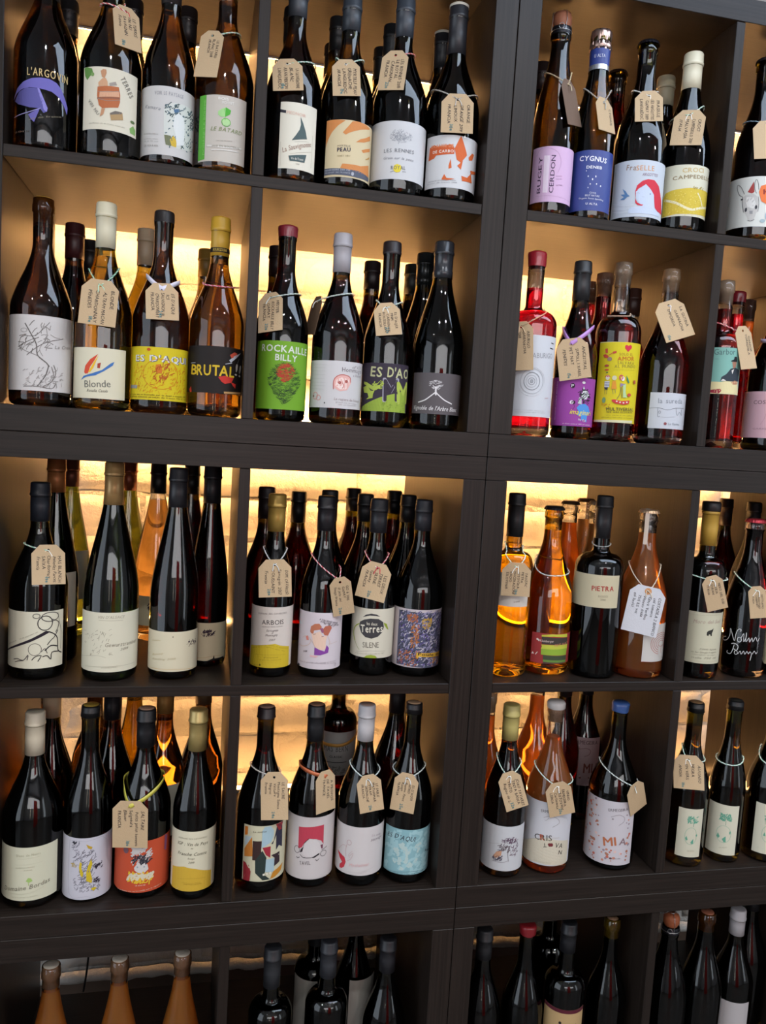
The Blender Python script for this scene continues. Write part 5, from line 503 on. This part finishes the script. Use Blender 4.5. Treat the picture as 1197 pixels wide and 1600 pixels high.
def run_art(pr, art, seed):
    rnd = random.Random(seed); u = 1e-4
    for it in art:
        k, col = it[0], it[1] if len(it) > 1 else ''; pr.layer += 1; v = it[2:]
        if k == 'P': pr.poly([(v[i]*u, v[i+1]*u) for i in range(0, len(v), 2)], col)
        elif k == 'L':
            q = v[1:]; pr.line([(q[i]*u, q[i+1]*u) for i in range(0, len(q), 2)], v[0]*u, col)
        elif k == 'E': pr.poly([((v[0]+v[2]*math.cos(2*PI*i/14))*u, (v[1]+v[3]*math.sin(2*PI*i/14))*u) for i in range(14)], col)
        elif k == 'O': pr.line([((v[0]+v[2]*math.cos(2*PI*i/22))*u, (v[1]+v[3]*math.sin(2*PI*i/22))*u) for i in range(22)], v[4]*u, col, True, False)
        elif k == 'T': pr.text(v[6], v[0]*u, v[1]*u, v[2]*u, v[3]*u, v[4]*u, v[5], col)
        elif k in 'HDCZ':
            a0, z0, a1, z1, n = v[0]*u, v[1]*u, v[2]*u, v[3]*u, v[4]
            for j in range(n):
                x, y = rnd.uniform(a0, a1), rnd.uniform(z0, z1)
                if k == 'H':
                    l, w_ = v[5]*u, v[6]*u; an = rnd.gauss(.8, .55); l *= rnd.uniform(.6, 1.25); bx, by = math.cos(an)*l/2, math.sin(an)*l/2
                    pr.line([(x-bx, y-by), (x+rnd.uniform(-.2, .2)*l, y+rnd.uniform(-.2, .2)*l), (x+bx, y+by)], w_*rnd.uniform(.9, 1.7), col, smooth=False)
                elif k == 'D':
                    r_ = v[5]*u*rnd.uniform(.4, 1); cx, cy = (a0+a1)/2, (z0+z1)/2; an = rnd.uniform(0, 2*PI); q = math.sqrt(rnd.random())
                    x, y = cx+(a1-a0)/2*q*math.cos(an), cy+(z1-z0)/2*q*math.sin(an)
                    pr.poly([(x+r_*math.cos(2*PI*i/5), y+r_*math.sin(2*PI*i/5)) for i in range(5)], col)
                elif k == 'C':
                    r_ = v[5]*u*rnd.uniform(.4, 1.15); c2 = rnd.choice([col, '8c7c84', 'a06c58', 'b87c68', 'd0b0a8'])
                    if x < a0+(a1-a0)*.45 or y < z0+(z1-z0)*.22 or (x > a1-(a1-a0)*.1): pr.poly([(x+r_*math.cos(2*PI*i/7), y+r_*math.sin(2*PI*i/7)*rnd.uniform(.7, 1.1)) for i in range(7)], c2)
                else:
                    r_ = v[5]*u; cx, cy = (a0+a1)/2, (z0+z1)/2; an = rnd.uniform(0, 2*PI); q = math.sqrt(rnd.random())
                    y = cy+(z1-z0)/2*q*math.sin(an); wd = (a1-a0)/2*(1 if y > cy else max(.3, 1-(cy-y)/(z1-z0)*1.2)); x = cx+wd*q*math.cos(an)
                    pr.line([(x-r_, y), (x, y-r_*.7), (x+r_, y+r_*.2)], r_*.28, col, smooth=False)
EXTRA = {
 'rH': [['H', '2c1c2c', -120, 600, 40, 700, 22, 50, 10]],
 'MB': [['T', '4c4848', -250, 1520, 240, 1520, 110, 's', 'MAS BERN'], ['T', '2c2828', -120, 1400, 130, 1400, 40, 'b', 'CLASSIC'], ['L', '3c3838', 14, -200, 1310, 220, 1310], ['H', '706c68', -200, 1060, 220, 1220, 40, 60, 12]],
 'PB': [['T', '5c4448', -150, 1610, 330, 1610, 80, 'r', 'ERMEGEIRA'], ['L', '805c60', 12, -60, 1500, 100, 1530, 180, 1480, 150, 1400, 60, 1360], ['T', '743c30', 60, 1020, 420, 1020, 190, 'b', 'MIA'], ['C', '7c4c44', -480, 760, 480, 1600, 90, 28]],
 'BG': [['P', '501c28', -500, 1480, 500, 1480, 500, 1550, -500, 1550], ['P', '2c2420', -100, 900, 20, 900, 60, 1100, 20, 1230, -40, 1260, -90, 1200, -120, 1060], ['E', '2c2420', -20, 1290, 26, 30], ['L', '3c3028', 8, 100, 1150, 160, 1290, 220, 1150, 280, 1280], ['T', '4c3c30', 110, 1010, 420, 1040, 90, 'i', 'La Cuve']]}

# ------------------------------------------------------------------ bottles
def shape_pts(shape, R, H, rn):
    if shape == 'burg': zs, zn = .47*H, .79*H
    elif shape == 'flute': zs, zn = .40*H, .84*H
    elif shape == 'champ': zs, zn = .45*H, .84*H
    elif shape == 'round': zs, zn = .60*H, .74*H
    else: zs, zn = .60*H, .715*H
    P = [(0, R*.80), (.0015, R*.90), (.005, R*.975), (.011, R), (zs, R)]; n = 18
    for i in range(1, n+1):
        t = i/n; s = t*t*(3-2*t)
        if shape in ('bord', 'round'):
            if t < .72: q = t/.72; r = rn+.0045+(R-rn-.0045)*math.sqrt(max(0, 1-q*q))
            else: q = (t-.72)/.28; r = rn+.0045*(1-q)**2
        elif shape == 'flute': r = R+(rn-R)*(.45*s+.55*t**1.15)
        elif shape == 'champ': r = R+(rn-R)*(.75*s+.25*(1-(1-t)**1.6))
        else: r = R+(rn-R)*(.8*s+.2*(1-(1-t)**1.9))
        P.append((zs+(zn-zs)*t, r))
    return P
def rad(P, z):
    if z <= 0: return P[0][1]
    for (z0, r0), (z1, r1) in zip(P, P[1:]):
        if z <= z1: return r0+(r1-r0)*(z-z0)/max(1e-9, z1-z0)
    return P[-1][1]
CORK = mat('cork', (.50, .30, .17), .8, bump=.6, bscale=260)
def disc(r, z, name, m, parent, dome=.0008, seg=24):
    return meshobj(name, *lathe([(z-.001, r), (z, r*.93), (z+dome*.7, r*.6), (z+dome, .0001)], seg), m, parent)
def closure(c, root, H, rn, P, seg):
    k = c[0]; L = c[-1] if isinstance(c[-1], (int, float)) else .03
    if k in ('cap', 'capg', 'capS', 'capM', 'capR', 'waxtop', 'corkcap', 'corkcap2', 'corkcap3'):
        metal = 1 if k == 'capg' else 0
        cc_ = c[2] if k == 'waxtop' else c[1]
        m = mat('capsule_'+k+cc_, lin(cc_), .32 if metal else .22 if k == 'capS' else .42, metal*.4, .5, bump=.12, bscale=90)
        rr = lambda z: rad(P, z)
        pf = [(H-L, rr(H-L)+.0002), (H-L, rr(H-L)+.0006), (H-L*.6, rr(H-L*.6)+.0006), (H-.0215, rn+.0006), (H-.0205, rn+.0018), (H-.0175, rn+.0020), (H-.0165, rn+.0012), (H-.0025, rn+.0008), (H-.0006, rn-.0002), (H, rn-.002)]
        if L < .023: pf = [(H-L, rn+.0006)]+pf[-5:]
        if k in ('corkcap', 'corkcap2', 'corkcap3'): pf += [(H-.0008, rn-.0035)]
        else: pf += [(H+.0002, .0001)]
        if k == 'capS': pf = pf[:2]+[(H-L*.8, rr(H-L*.8)+.0012), (H-L*.78, rr(H-L*.78)+.0005)]+pf[2:]
        o = meshobj('capsule', *lathe(pf, seg), m, root)
        if k.startswith('corkcap'): disc(rn-.0014, H+.0003, 'cork', mat('cork_or_lit_top_'+c[2], lin(c[2]), .7), root, .0014)  # cork tops, and on some capsules a disc painting warm light
        if k == 'waxtop': meshobj('wax_seal', *lathe([(H-.0045, rn+.0014), (H-.004, rn+.0018), (H-.0005, rn+.0014), (H+.0015, rn-.003), (H+.002, .0001)], 28, wob=lambda i, a: .0002*math.sin(5*a+i)), mat('wax_'+c[1], lin(c[1]), .4, bump=.5), root)
        if k == 'waxtop': pass
        if k == 'capR': meshobj('screw_top', *lathe([(H-.016, rn+.0022), (H-.0155, rn+.0028), (H-.002, rn+.0026), (H+.001, rn+.001), (H+.0012, .0001)], seg), mat('dark_cap', (.02, .015, .015), .4), root)
    elif k in ('wax', 'waxc'):
        rnd = random.Random(int(L*1e5)); ph = rnd.uniform(0, 6)
        pf = [(H-L, rn+.0008), (H-L*.9, rn+.0013), (H-L*.5, rn+.0016), (H-.004, rn+.0022), (H-.0005, rn+.0012), (H+.0012, rn-.003), (H+.0014, .0001)]
        meshobj('wax_seal', *lathe(pf, seg, wob=lambda i, a: .0003*math.sin(3*a+ph+i)), mat('wax_'+c[1], lin(c[1]), .28, coat=.3, bump=.3), root)
        disc(rn-.004, H-L-.004, 'cork', CORK, root)
    elif k in ('crown', 'crownF'):
        rc = rn+.0015; hh = .0065; m = mat('crown_'+c[1], lin(c[1]), .3, .6)
        V_, F_ = [], []; N = 84
        for z, r_, am in ((H-hh, rc+.0016, .0007), (H-hh*.45, rc+.0006, .0004), (H-.0012, rc-.0004, .0001), (H, rc-.002, 0), (H+.0006, rc*.5, 0), (H+.0007, .0001, 0)):
            for i in range(N): a = 2*PI*i/N; q = r_+am*math.cos(21*a); V_.append((q*math.sin(a), -q*math.cos(a), z))
        for j in range(5):
            for i in range(N): F_.append((j*N+i, j*N+(i+1) % N, (j+1)*N+(i+1) % N, (j+1)*N+i))
        meshobj('crown_cap', V_, F_, m, root)
    elif k == 'cage':
        cm = mat('cork_'+c[1], lin(c[1]), .6, bump=.3)
        zb = H-.024
        meshobj('cork', *lathe([(zb-.004, rn-.004), (zb, rn-.003), (zb+.006, rn+.0004), (zb+.016, rn+.0006), (zb+.022, rn-.002), (H, .0001)], seg), cm, root)
        wm = mat('cage_wire', (.55, .55, .55), .3, .9); parts = []
        for i in range(4):
            a0 = i*PI/2+.4
            pts = [((rn+.0022)*math.sin(a0), -(rn+.0022)*math.cos(a0), zb-.009), ((rn+.0018)*math.sin(a0+.08), -(rn+.0018)*math.cos(a0+.08), zb+.008), ((rn+.0012)*math.sin(a0), -(rn+.0012)*math.cos(a0), H-.003), (.006*math.sin(a0), -.006*math.cos(a0), H+.0012)]
            parts.append((*tube(pts, .0005, 5), 0))
        for rr_, zz in ((rn+.0022, zb-.008), (.006, H+.0013)):
            parts.append((*tube([(rr_*math.sin(2*PI*i/24), -rr_*math.cos(2*PI*i/24), zz) for i in range(24)], .00055, 5, True), 0))
        parts.append((*tube([(.004*math.cos(2*PI*i/16), -rn-.0035, zb-.004+.0045*math.sin(2*PI*i/16)) for i in range(16)], .0004, 5, True), 0))
        V_, F_, _ = merge(parts); meshobj('wire_cage', V_, F_, wm, root)
        meshobj('foil_band', *lathe([(zb-.014, rn+.0012), (zb-.012, rn+.0018), (zb-.003, rn+.0018), (zb-.001, rn+.001)], seg), mat('dark_foil', (.02, .02, .025), .3, .5), root)
    elif k == 'foil':
        rnd = random.Random(9); ph = [rnd.uniform(0, 6) for _ in range(12)]
        zb = H-L
        pf = [(zb+.032, rn+.0012), (zb+.045, rn+.0016), (H-.034, rn+.0012), (H-.030, rn+.0035), (H-.024, rn+.0012), (H-.018, rn+.0015), (H-.008, rn+.0022), (H-.003, rn+.001), (H-.0005, rn-.004), (H, .0001)]
        meshobj('foil', *lathe(pf, 60, wob=lambda i, a: .0006*math.sin(9*a+ph[i % 12])*(1 if i < 8 else .2)+.0003*math.sin(17*a+i)), mat('pink_foil', (.52, .36, .31), .28, .85), root)
        bn = meshobj('neck_band', *lathe([(zb+.008, rad(P, zb+.008)+.0008), (zb+.033, rn+.0016)], seg), mat('print_2f3f82', lin('2f3f82'), .4), root)
        meshobj('silver_band', *lathe([(zb, rad(P, zb)+.001), (zb+.008, rad(P, zb+.008)+.0011)], seg), mat('silver_foil', (.6, .62, .66), .25, .8), root)
        pr = Print(rn+.0018, (-.1, .1, 0, 1)); pr.text('U ALTA', -.009, zb+.018, .009, zb+.018, .005, 'r', 'c8ccd8'); meshobj('label_print', pr.V, pr.F, [paper(c_) for c_ in pr.mats], bn, False, pr.mi)
    elif k in ('cork', 'corkwax', 'corkw'):
        cc = c[1] if k == 'cork' else c[2] if k == 'corkw' else '8c6444'
        ri = rn-.0026
        meshobj('cork', *lathe([(H-.036, .0001), (H-.036, ri), (H-.001, ri), (H+.0003, ri-.001), (H+.0004, .0001)], 24), mat('cork_'+cc, lin(cc), .75, bump=.6, bscale=260), root)
        if k == 'corkwax': disc(rn-.0012, H+.0006, 'wax_seal', mat('wax_'+c[1], lin(c[1]), .35, bump=.4), root, .0016)
        if k == 'corkw': meshobj('wax_seal', *lathe([(H-.013, rn+.0014), (H-.012, rn+.0022), (H-.003, rn+.0022), (H, rn+.0005), (H+.0022, rn*.5), (H+.0024, .0001)], 28, wob=lambda i, a: .0002*math.sin(4*a+i)), mat('wax_'+c[1], lin(c[1]), .35), root)
    else:
        meshobj('cork', *lathe([(H-.036, .0001), (H-.036, rn-.0026), (H-.0015, rn-.0026), (H-.0014, .0001)], 20), CORK, root)
def bottle(d):
    id_, row, X, Y, R, H, shape, gl, wn, clo, fill, phi, lab, art, desc, back = d
    root = empty('wine_bottle', (X, Y, FLOORZ[row]+.0004), phi); tag(root, desc, 'bottle', 'wine bottles on the shelves')
    seg = 32 if back else 44
    rn = {'champ': .0150, 'flute': .0135}.get(shape, .0138); P = shape_pts(shape, R, H, rn)
    k = clo[0]; L = clo[-1] if isinstance(clo[-1], (int, float)) else .03
    glm = glassmat('glass_'+gl, GLASS[gl])
    Ht = H-.024 if k == 'cage' else H-.0006 if k not in ('cap', 'capg', 'capS', 'capM', 'capR', 'wax', 'waxc', 'waxtop', 'corkcap', 'corkcap2', 'corkcap3', 'crown', 'crownF', 'foil') else H-.0022
    if k in ('crown', 'crownF'): Ht = H-.0016
    zf = fill or (H-max(L, .03)-.012)
    out = [(.012, .0001), (.008, R*.35), (.0025, R*.68), (0, R*.76)]+P
    lip = .0008 if k[:3] == 'cap' or k[:3] == 'wax' or k[:7] == 'corkcap' else .0016
    out += [(Ht-.021, rn), (Ht-.0195, rn+lip), (Ht-.010, rn+lip), (Ht-.0085, rn+lip*.6), (Ht-.001, rn+lip*.5), (Ht, rn-.0008)]
    ri = lambda z: max(.004, rad(P, z)-.0030)
    zz = [Ht, Ht-.0005]+[Ht-(Ht-zf)*t for t in (.25, .5, .75, 1)]
    out += [(z, ri(z)) for z in zz]
    out += [(zf+.0002, .0001)] if False else []
    meshobj('bottle_glass', *lathe(out, seg), glm, root)
    zin = [.014, .0145, .018]+[z for z, r_ in P if z > .022 and z < zf-.001]+[zf]
    wp = [(.020, .0001), (.0145, R*.5), (.0125, R-.012), (.0150, R-.0055)]+[(z, ri(z)) for z in zin[2:]]
    V_, F_ = lathe(wp, seg); n0 = len(F_); o_ = len(V_); nl = len(wp)-1
    V2, F2 = lathe([(zf, ri(zf)), (zf-.0002, .0001)], seg)
    V_ += V2; F_ += [tuple(i+o_ for i in f) for f in F2]
    meshobj('wine', V_, F_, [glassmat('wine_'+wn, WINE[wn], 1.34/1.5), glassmat('wine_surface_'+wn, WINE[wn], 1.34)], root, True, [0]*n0+[1]*len(F2))
    closure(clo, root, H, rn, P, seg)
    # labels
    arts = []
    for a in art:
        if len(a) == 1 and a[0] in EXTRA: arts += EXTRA[a[0]]
        else: arts.append(a)
    par = root; rect = (-R*1.62, R*1.62, .004, .24)
    if lab:
        z0, z1, t0, t1, col = lab
        if col != '0':
            n = max(8, int((t1-t0)/.09)); V_ = []; F_ = []
            for i in range(n+1):
                th = t0+(t1-t0)*i/n; V_ += [((R+.0003)*math.sin(th), -(R+.0003)*math.cos(th), z0), ((R+.0003)*math.sin(th), -(R+.0003)*math.cos(th), z1)]
            for i in range(n): F_.append((i*2, i*2+2, i*2+3, i*2+1))
            par = meshobj('paper_label', V_, F_, paper(col), root)
            rect = (t0*R, t1*R, z0, z1)
    if arts:
        pr = Print(R, rect); run_art(pr, arts, sum(map(ord, id_)))
        F2, m2 = [], []
        for f, mi in zip(pr.F, pr.mi):
            a, b, c = (Vector(pr.V[i]) for i in f)
            if (b-a).cross(c-a).length > 1e-10: F2.append(f); m2.append(mi)
        meshobj('label_print', pr.V, F2, [paper(c_) for c_ in pr.mats], par, False, m2)
    if id_ == 'r2d':
        zb = H-L+.005; bd = meshobj('capsule_band', *lathe([(zb, rad(P, zb)+.0009), (zb+.007, rad(P, zb+.007)+.0009)], seg), mat('print_1c1614', lin('1c1614'), .5), root)
        pr = Print(rn+.0012, (-.02, .02, 0, 1)); pr.text('BOURGOGNE', -.011, zb+.0015, .011, zb+.0015, .004, 'r', 'c8a848'); meshobj('label_print', pr.V, pr.F, [paper(c_) for c_ in pr.mats], bd, False, pr.mi)
    if id_ == 'r3x':
        meshobj('paper_strip', [(-.006, -rn-.0010, H-.062), (.001, -rn-.0014, H-.062), (.001, -rn-.0022, H-.004), (-.006, -rn-.0018, H-.004), (.001, -rn+.004, H+.0015), (-.006, -rn+.004, H+.0015)], [(0, 1, 2, 3), (3, 2, 4, 5)], paper('c8b8a8'), root, False)
    return root, P
REG = {}
for d in BOTTLES:
    root, P = bottle(d); REG[d[0]] = (root, P, d)

# ------------------------------------------------------------------ price tags and twines
TWG, TGG = 'twines and ribbons round bottle necks', 'kraft price tags'
for ti, t in enumerate(TAGS):
    br, P, d = REG[t['b']]; row, X, Y, R, H, phi = d[1], d[2], d[3], d[4], d[5], d[11]
    rnd = random.Random(ti*7+3)
    base = (X, Y, FLOORZ[row]+.0004)
    has = 'h' in t
    if has: hl = Vector(t['h']); th_h = math.atan2(hl.x, -hl.y); root = empty('price_tag', base, phi)
    else: hl = None; th_h = 0; root = empty('neck_ribbon' if t['rb'] else 'neck_twine', base, phi)
    tag(root, t['d'], 'tag' if has else ('ribbon' if t['rb'] else 'twine'), TGG if has else TWG)
    # string path
    pts = []; ex = .0016
    def cp(th, z, e=ex): r_ = rad(P, z)+e; return Vector((r_*math.sin(th), -r_*math.cos(th), z))
    sl, sr = t['sl'], t['sr']; N = 14
    th_h = max(-1.3, min(1.3, th_h))
    if has:
        zh = hl.z; rh = math.hypot(hl.x, hl.y)
        for i in range(N+1):
            q = i/N; th = th_h+(-PI/2-th_h)*q; z = zh+(sl-zh)*math.sin(q*PI/2); e = ex+(rh-rad(P, zh))*(1-q)**3
            pts.append(cp(th, z, e))
    else:
        zm = min(sl, sr)-.005
        for i in range(N+1): q = i/N; pts.append(cp(-PI/2*q, zm+(sl-zm)*q*q))
    for i in range(1, 16): q = i/16; pts.append(cp(-PI/2-PI*q, sl+(sr-sl)*q))
    for i in range(N+1):
        q = i/N
        if has: th = PI/2+(th_h-PI/2)*q; z = sr+(zh-sr)*(1-math.cos(q*PI/2)); e = ex+(rh-rad(P, zh))*q**3; pts.append(cp(th, z, e))
        elif i < N: pts.append(cp(PI/2*(1-q), zm+(sr-zm)*(1-q)**2))
    if t['rb']:
        V_, F_ = [], []; n = len(pts); wd = .0032
        for i, p in enumerate(pts):
            tw = .35*math.sin(i*.5); rad_ = Vector((p.x, p.y, 0)).normalized()
            tt = (pts[(i+1) % n]-pts[i-1]).normalized(); side = tt.cross(rad_).normalized(); nn = (side*math.cos(tw)+rad_*abs(math.sin(tw))*.3).normalized()
            for a_, b_ in ((-1, 0), (1, 0), (1, 1), (-1, 1)): V_.append(tuple(p+nn*wd*a_+rad_*(.0012+.0004*b_)))
        for i in range(n if not has else n-1):
            j = (i+1) % n
            for k in range(4): k2 = (k+1) % 4; F_.append((i*4+k, i*4+k2, j*4+k2, j*4+k))
        meshobj('ribbon', V_, F_, mat('ribbon_'+t['st'][0], lin(t['st'][0]), .45, sheen=1), root)
    else:
        D_ = []  # densify
        n = len(pts)
        for i in range(n if not has else n-1):
            p, q = pts[i], pts[(i+1) % n]
            m_ = max(1, int((q-p).length/.0013))
            for k in range(m_): D_.append(p.lerp(q, k/m_))
        for s_ in (0, 1):
            S = []; acc = 0
            for i, p in enumerate(D_):
                tt = (D_[(i+1) % len(D_)]-D_[i-1]).normalized(); a_ = Vector((p.x, p.y, 0)).normalized(); b_ = tt.cross(a_)
                an = i*1.05+s_*PI; S.append(p+a_*(.0006+.00055*math.cos(an))+b_*(.00055*math.sin(an)))
            V_, F_ = tube(S, .00068, 5, not has)
            meshobj('strand', V_, F_, mat('twine_'+t['st'][s_], lin(t['st'][s_]), .8), root)
    if not has: continue
    # loose ends and the card
    kb = Vector(t['k']); dn = (kb-hl); Lc = dn.length; dn.normalize(); yw = t['y']
    wv = Vector((math.cos(yw), math.sin(yw), 0)); wv = (wv-dn*wv.dot(dn)).normalized(); nn = dn.cross(wv); nn = nn if nn.y < 0 else -nn
    if not t['rb']:
        for s_ in (-1, 1):
            e0 = hl+nn*.001; S = [e0+Vector((s_*.004*q+.002*math.sin(q*2+ti), -.0015*q, .004*q-.009*q*q)) for q in [i/6*1.3 for i in range(7)]]
            V_, F_ = tube(S, .0008, 5); meshobj('loose_end', V_, F_, mat('twine_'+t['st'][0], lin(t['st'][0]), .8), root)
    w2 = t['w']/2; top = .0085; clip = min(w2*.55, .012)
    pol = [(-w2, Lc), (w2, Lc), (w2, -top+clip*1.1), (w2-clip, -top), (-w2+clip, -top), (-w2, -top+clip*1.1)]
    hole = [(.0022*math.cos(2*PI*i/12), .0022*math.sin(2*PI*i/12)) for i in range(12)]
    allp = pol+hole; tris = tessellate_polygon([[Vector((*p, 0)) for p in pol], [Vector((*p, 0)) for p in hole]])
    bend = 0; clr = .0012
    for _x in (-1, -.5, 0, .5, 1):
        for _y in (0, .25, .5, .75, 1):
            q = hl+wv*(_x*w2)+dn*(-top+(Lc+top)*_y); rr_ = rad(P, q.z)+.0012; a2 = nn.x**2+nn.y**2; b2 = q.x*nn.x+q.y*nn.y; c2 = q.x**2+q.y**2-rr_*rr_
            if c2 < 0: clr = max(clr, (-b2+math.sqrt(b2*b2-a2*c2))/a2)
    clr = min(clr, .02)
    def C3(x, y, o_): return tuple(hl+wv*x+dn*y+nn*(clr+o_))
    V_ = [C3(x, y, .0003) for x, y in allp]+[C3(x, y, -.0003) for x, y in allp]; n = len(allp); F_ = []
    for tr in tris: F_.append(tuple(tr)); F_.append(tuple(i+n for i in reversed(tr)))
    for a_, m_ in ((0, 6), (6, 12)):
        for i in range(m_): F_.append((a_+i, a_+(i+1) % m_, n+a_+(i+1) % m_, n+a_+i))
    km = mat('card_'+t['c'], lin(t['c']), .8, spec=.2, bump=.15, bscale=400)
    card = meshobj('card', V_, F_, km, root, False)
    bm = bmesh.new(); bm.from_mesh(card.data); bmesh.ops.recalc_face_normals(bm, faces=bm.faces[:]); bm.to_mesh(card.data); bm.free()
    if t.get('r'):
        V_ = []; F_ = []
        for i in range(20):
            a_ = 2*PI*i/20
            for r_ in (.0022, .0058): V_.append(C3(r_*math.cos(a_), r_*math.sin(a_), .0006))
        for i in range(20): j = (i+1) % 20; F_.append((2*i, 2*i+1, 2*j+1, 2*j))
        meshobj('eyelet', V_, F_, mat('card_'+t['r'], lin(t['r']), .7), card, False)
    ls = t['l']
    if ls:
        V_, F_, mi = [], [], []; nl = len(ls); pitch = (t['w']-.010)/max(nl, 4); hh = min(.0048, pitch*.62)
        white = t.get('r') is not None
        for i, s in enumerate(ls):
            v2, f2, w_ = text2d(s, 'i' if (i+ti) % 3 == 0 else 'r', .07, rnd); x0 = w2-.0055-pitch*i-hh; y0 = .006+rnd.uniform(0, .004); Lmax = Lc-y0-.003
            k = min(hh*.95, Lmax/w_); o_ = len(V_); sk = rnd.uniform(-.03, .03)
            V_ += [C3(x0+y*hh+x*k*sk, y0+x*k, .0005) for x, y in v2]; F_ += [tuple(j+o_ for j in f) for f in f2]; mi += [0]*len(f2)
        if t.get('p'):
            v2, f2, w_ = text2d(t['p']+'e', 'b', .06, rnd); o_ = len(V_); x0 = w2-.0055-pitch*min(nl-1, 3)*1.0-hh*.2; k = .0045
            x0 = -w2+.006 if nl < 4 else x0
            V_ += [C3(x0+y*.0048, Lc-.003-w_*k+x*k, .0006) for x, y in v2]; F_ += [tuple(j+o_ for j in f) for f in f2]; mi += [1]*len(f2)
        meshobj('handwriting', V_, F_, [mat('ink_dark', (.05, .045, .045), .7), mat('ink_blue', (.09, .30, .32), .7)], card, False, mi)
print('objects', len(bpy.data.objects))
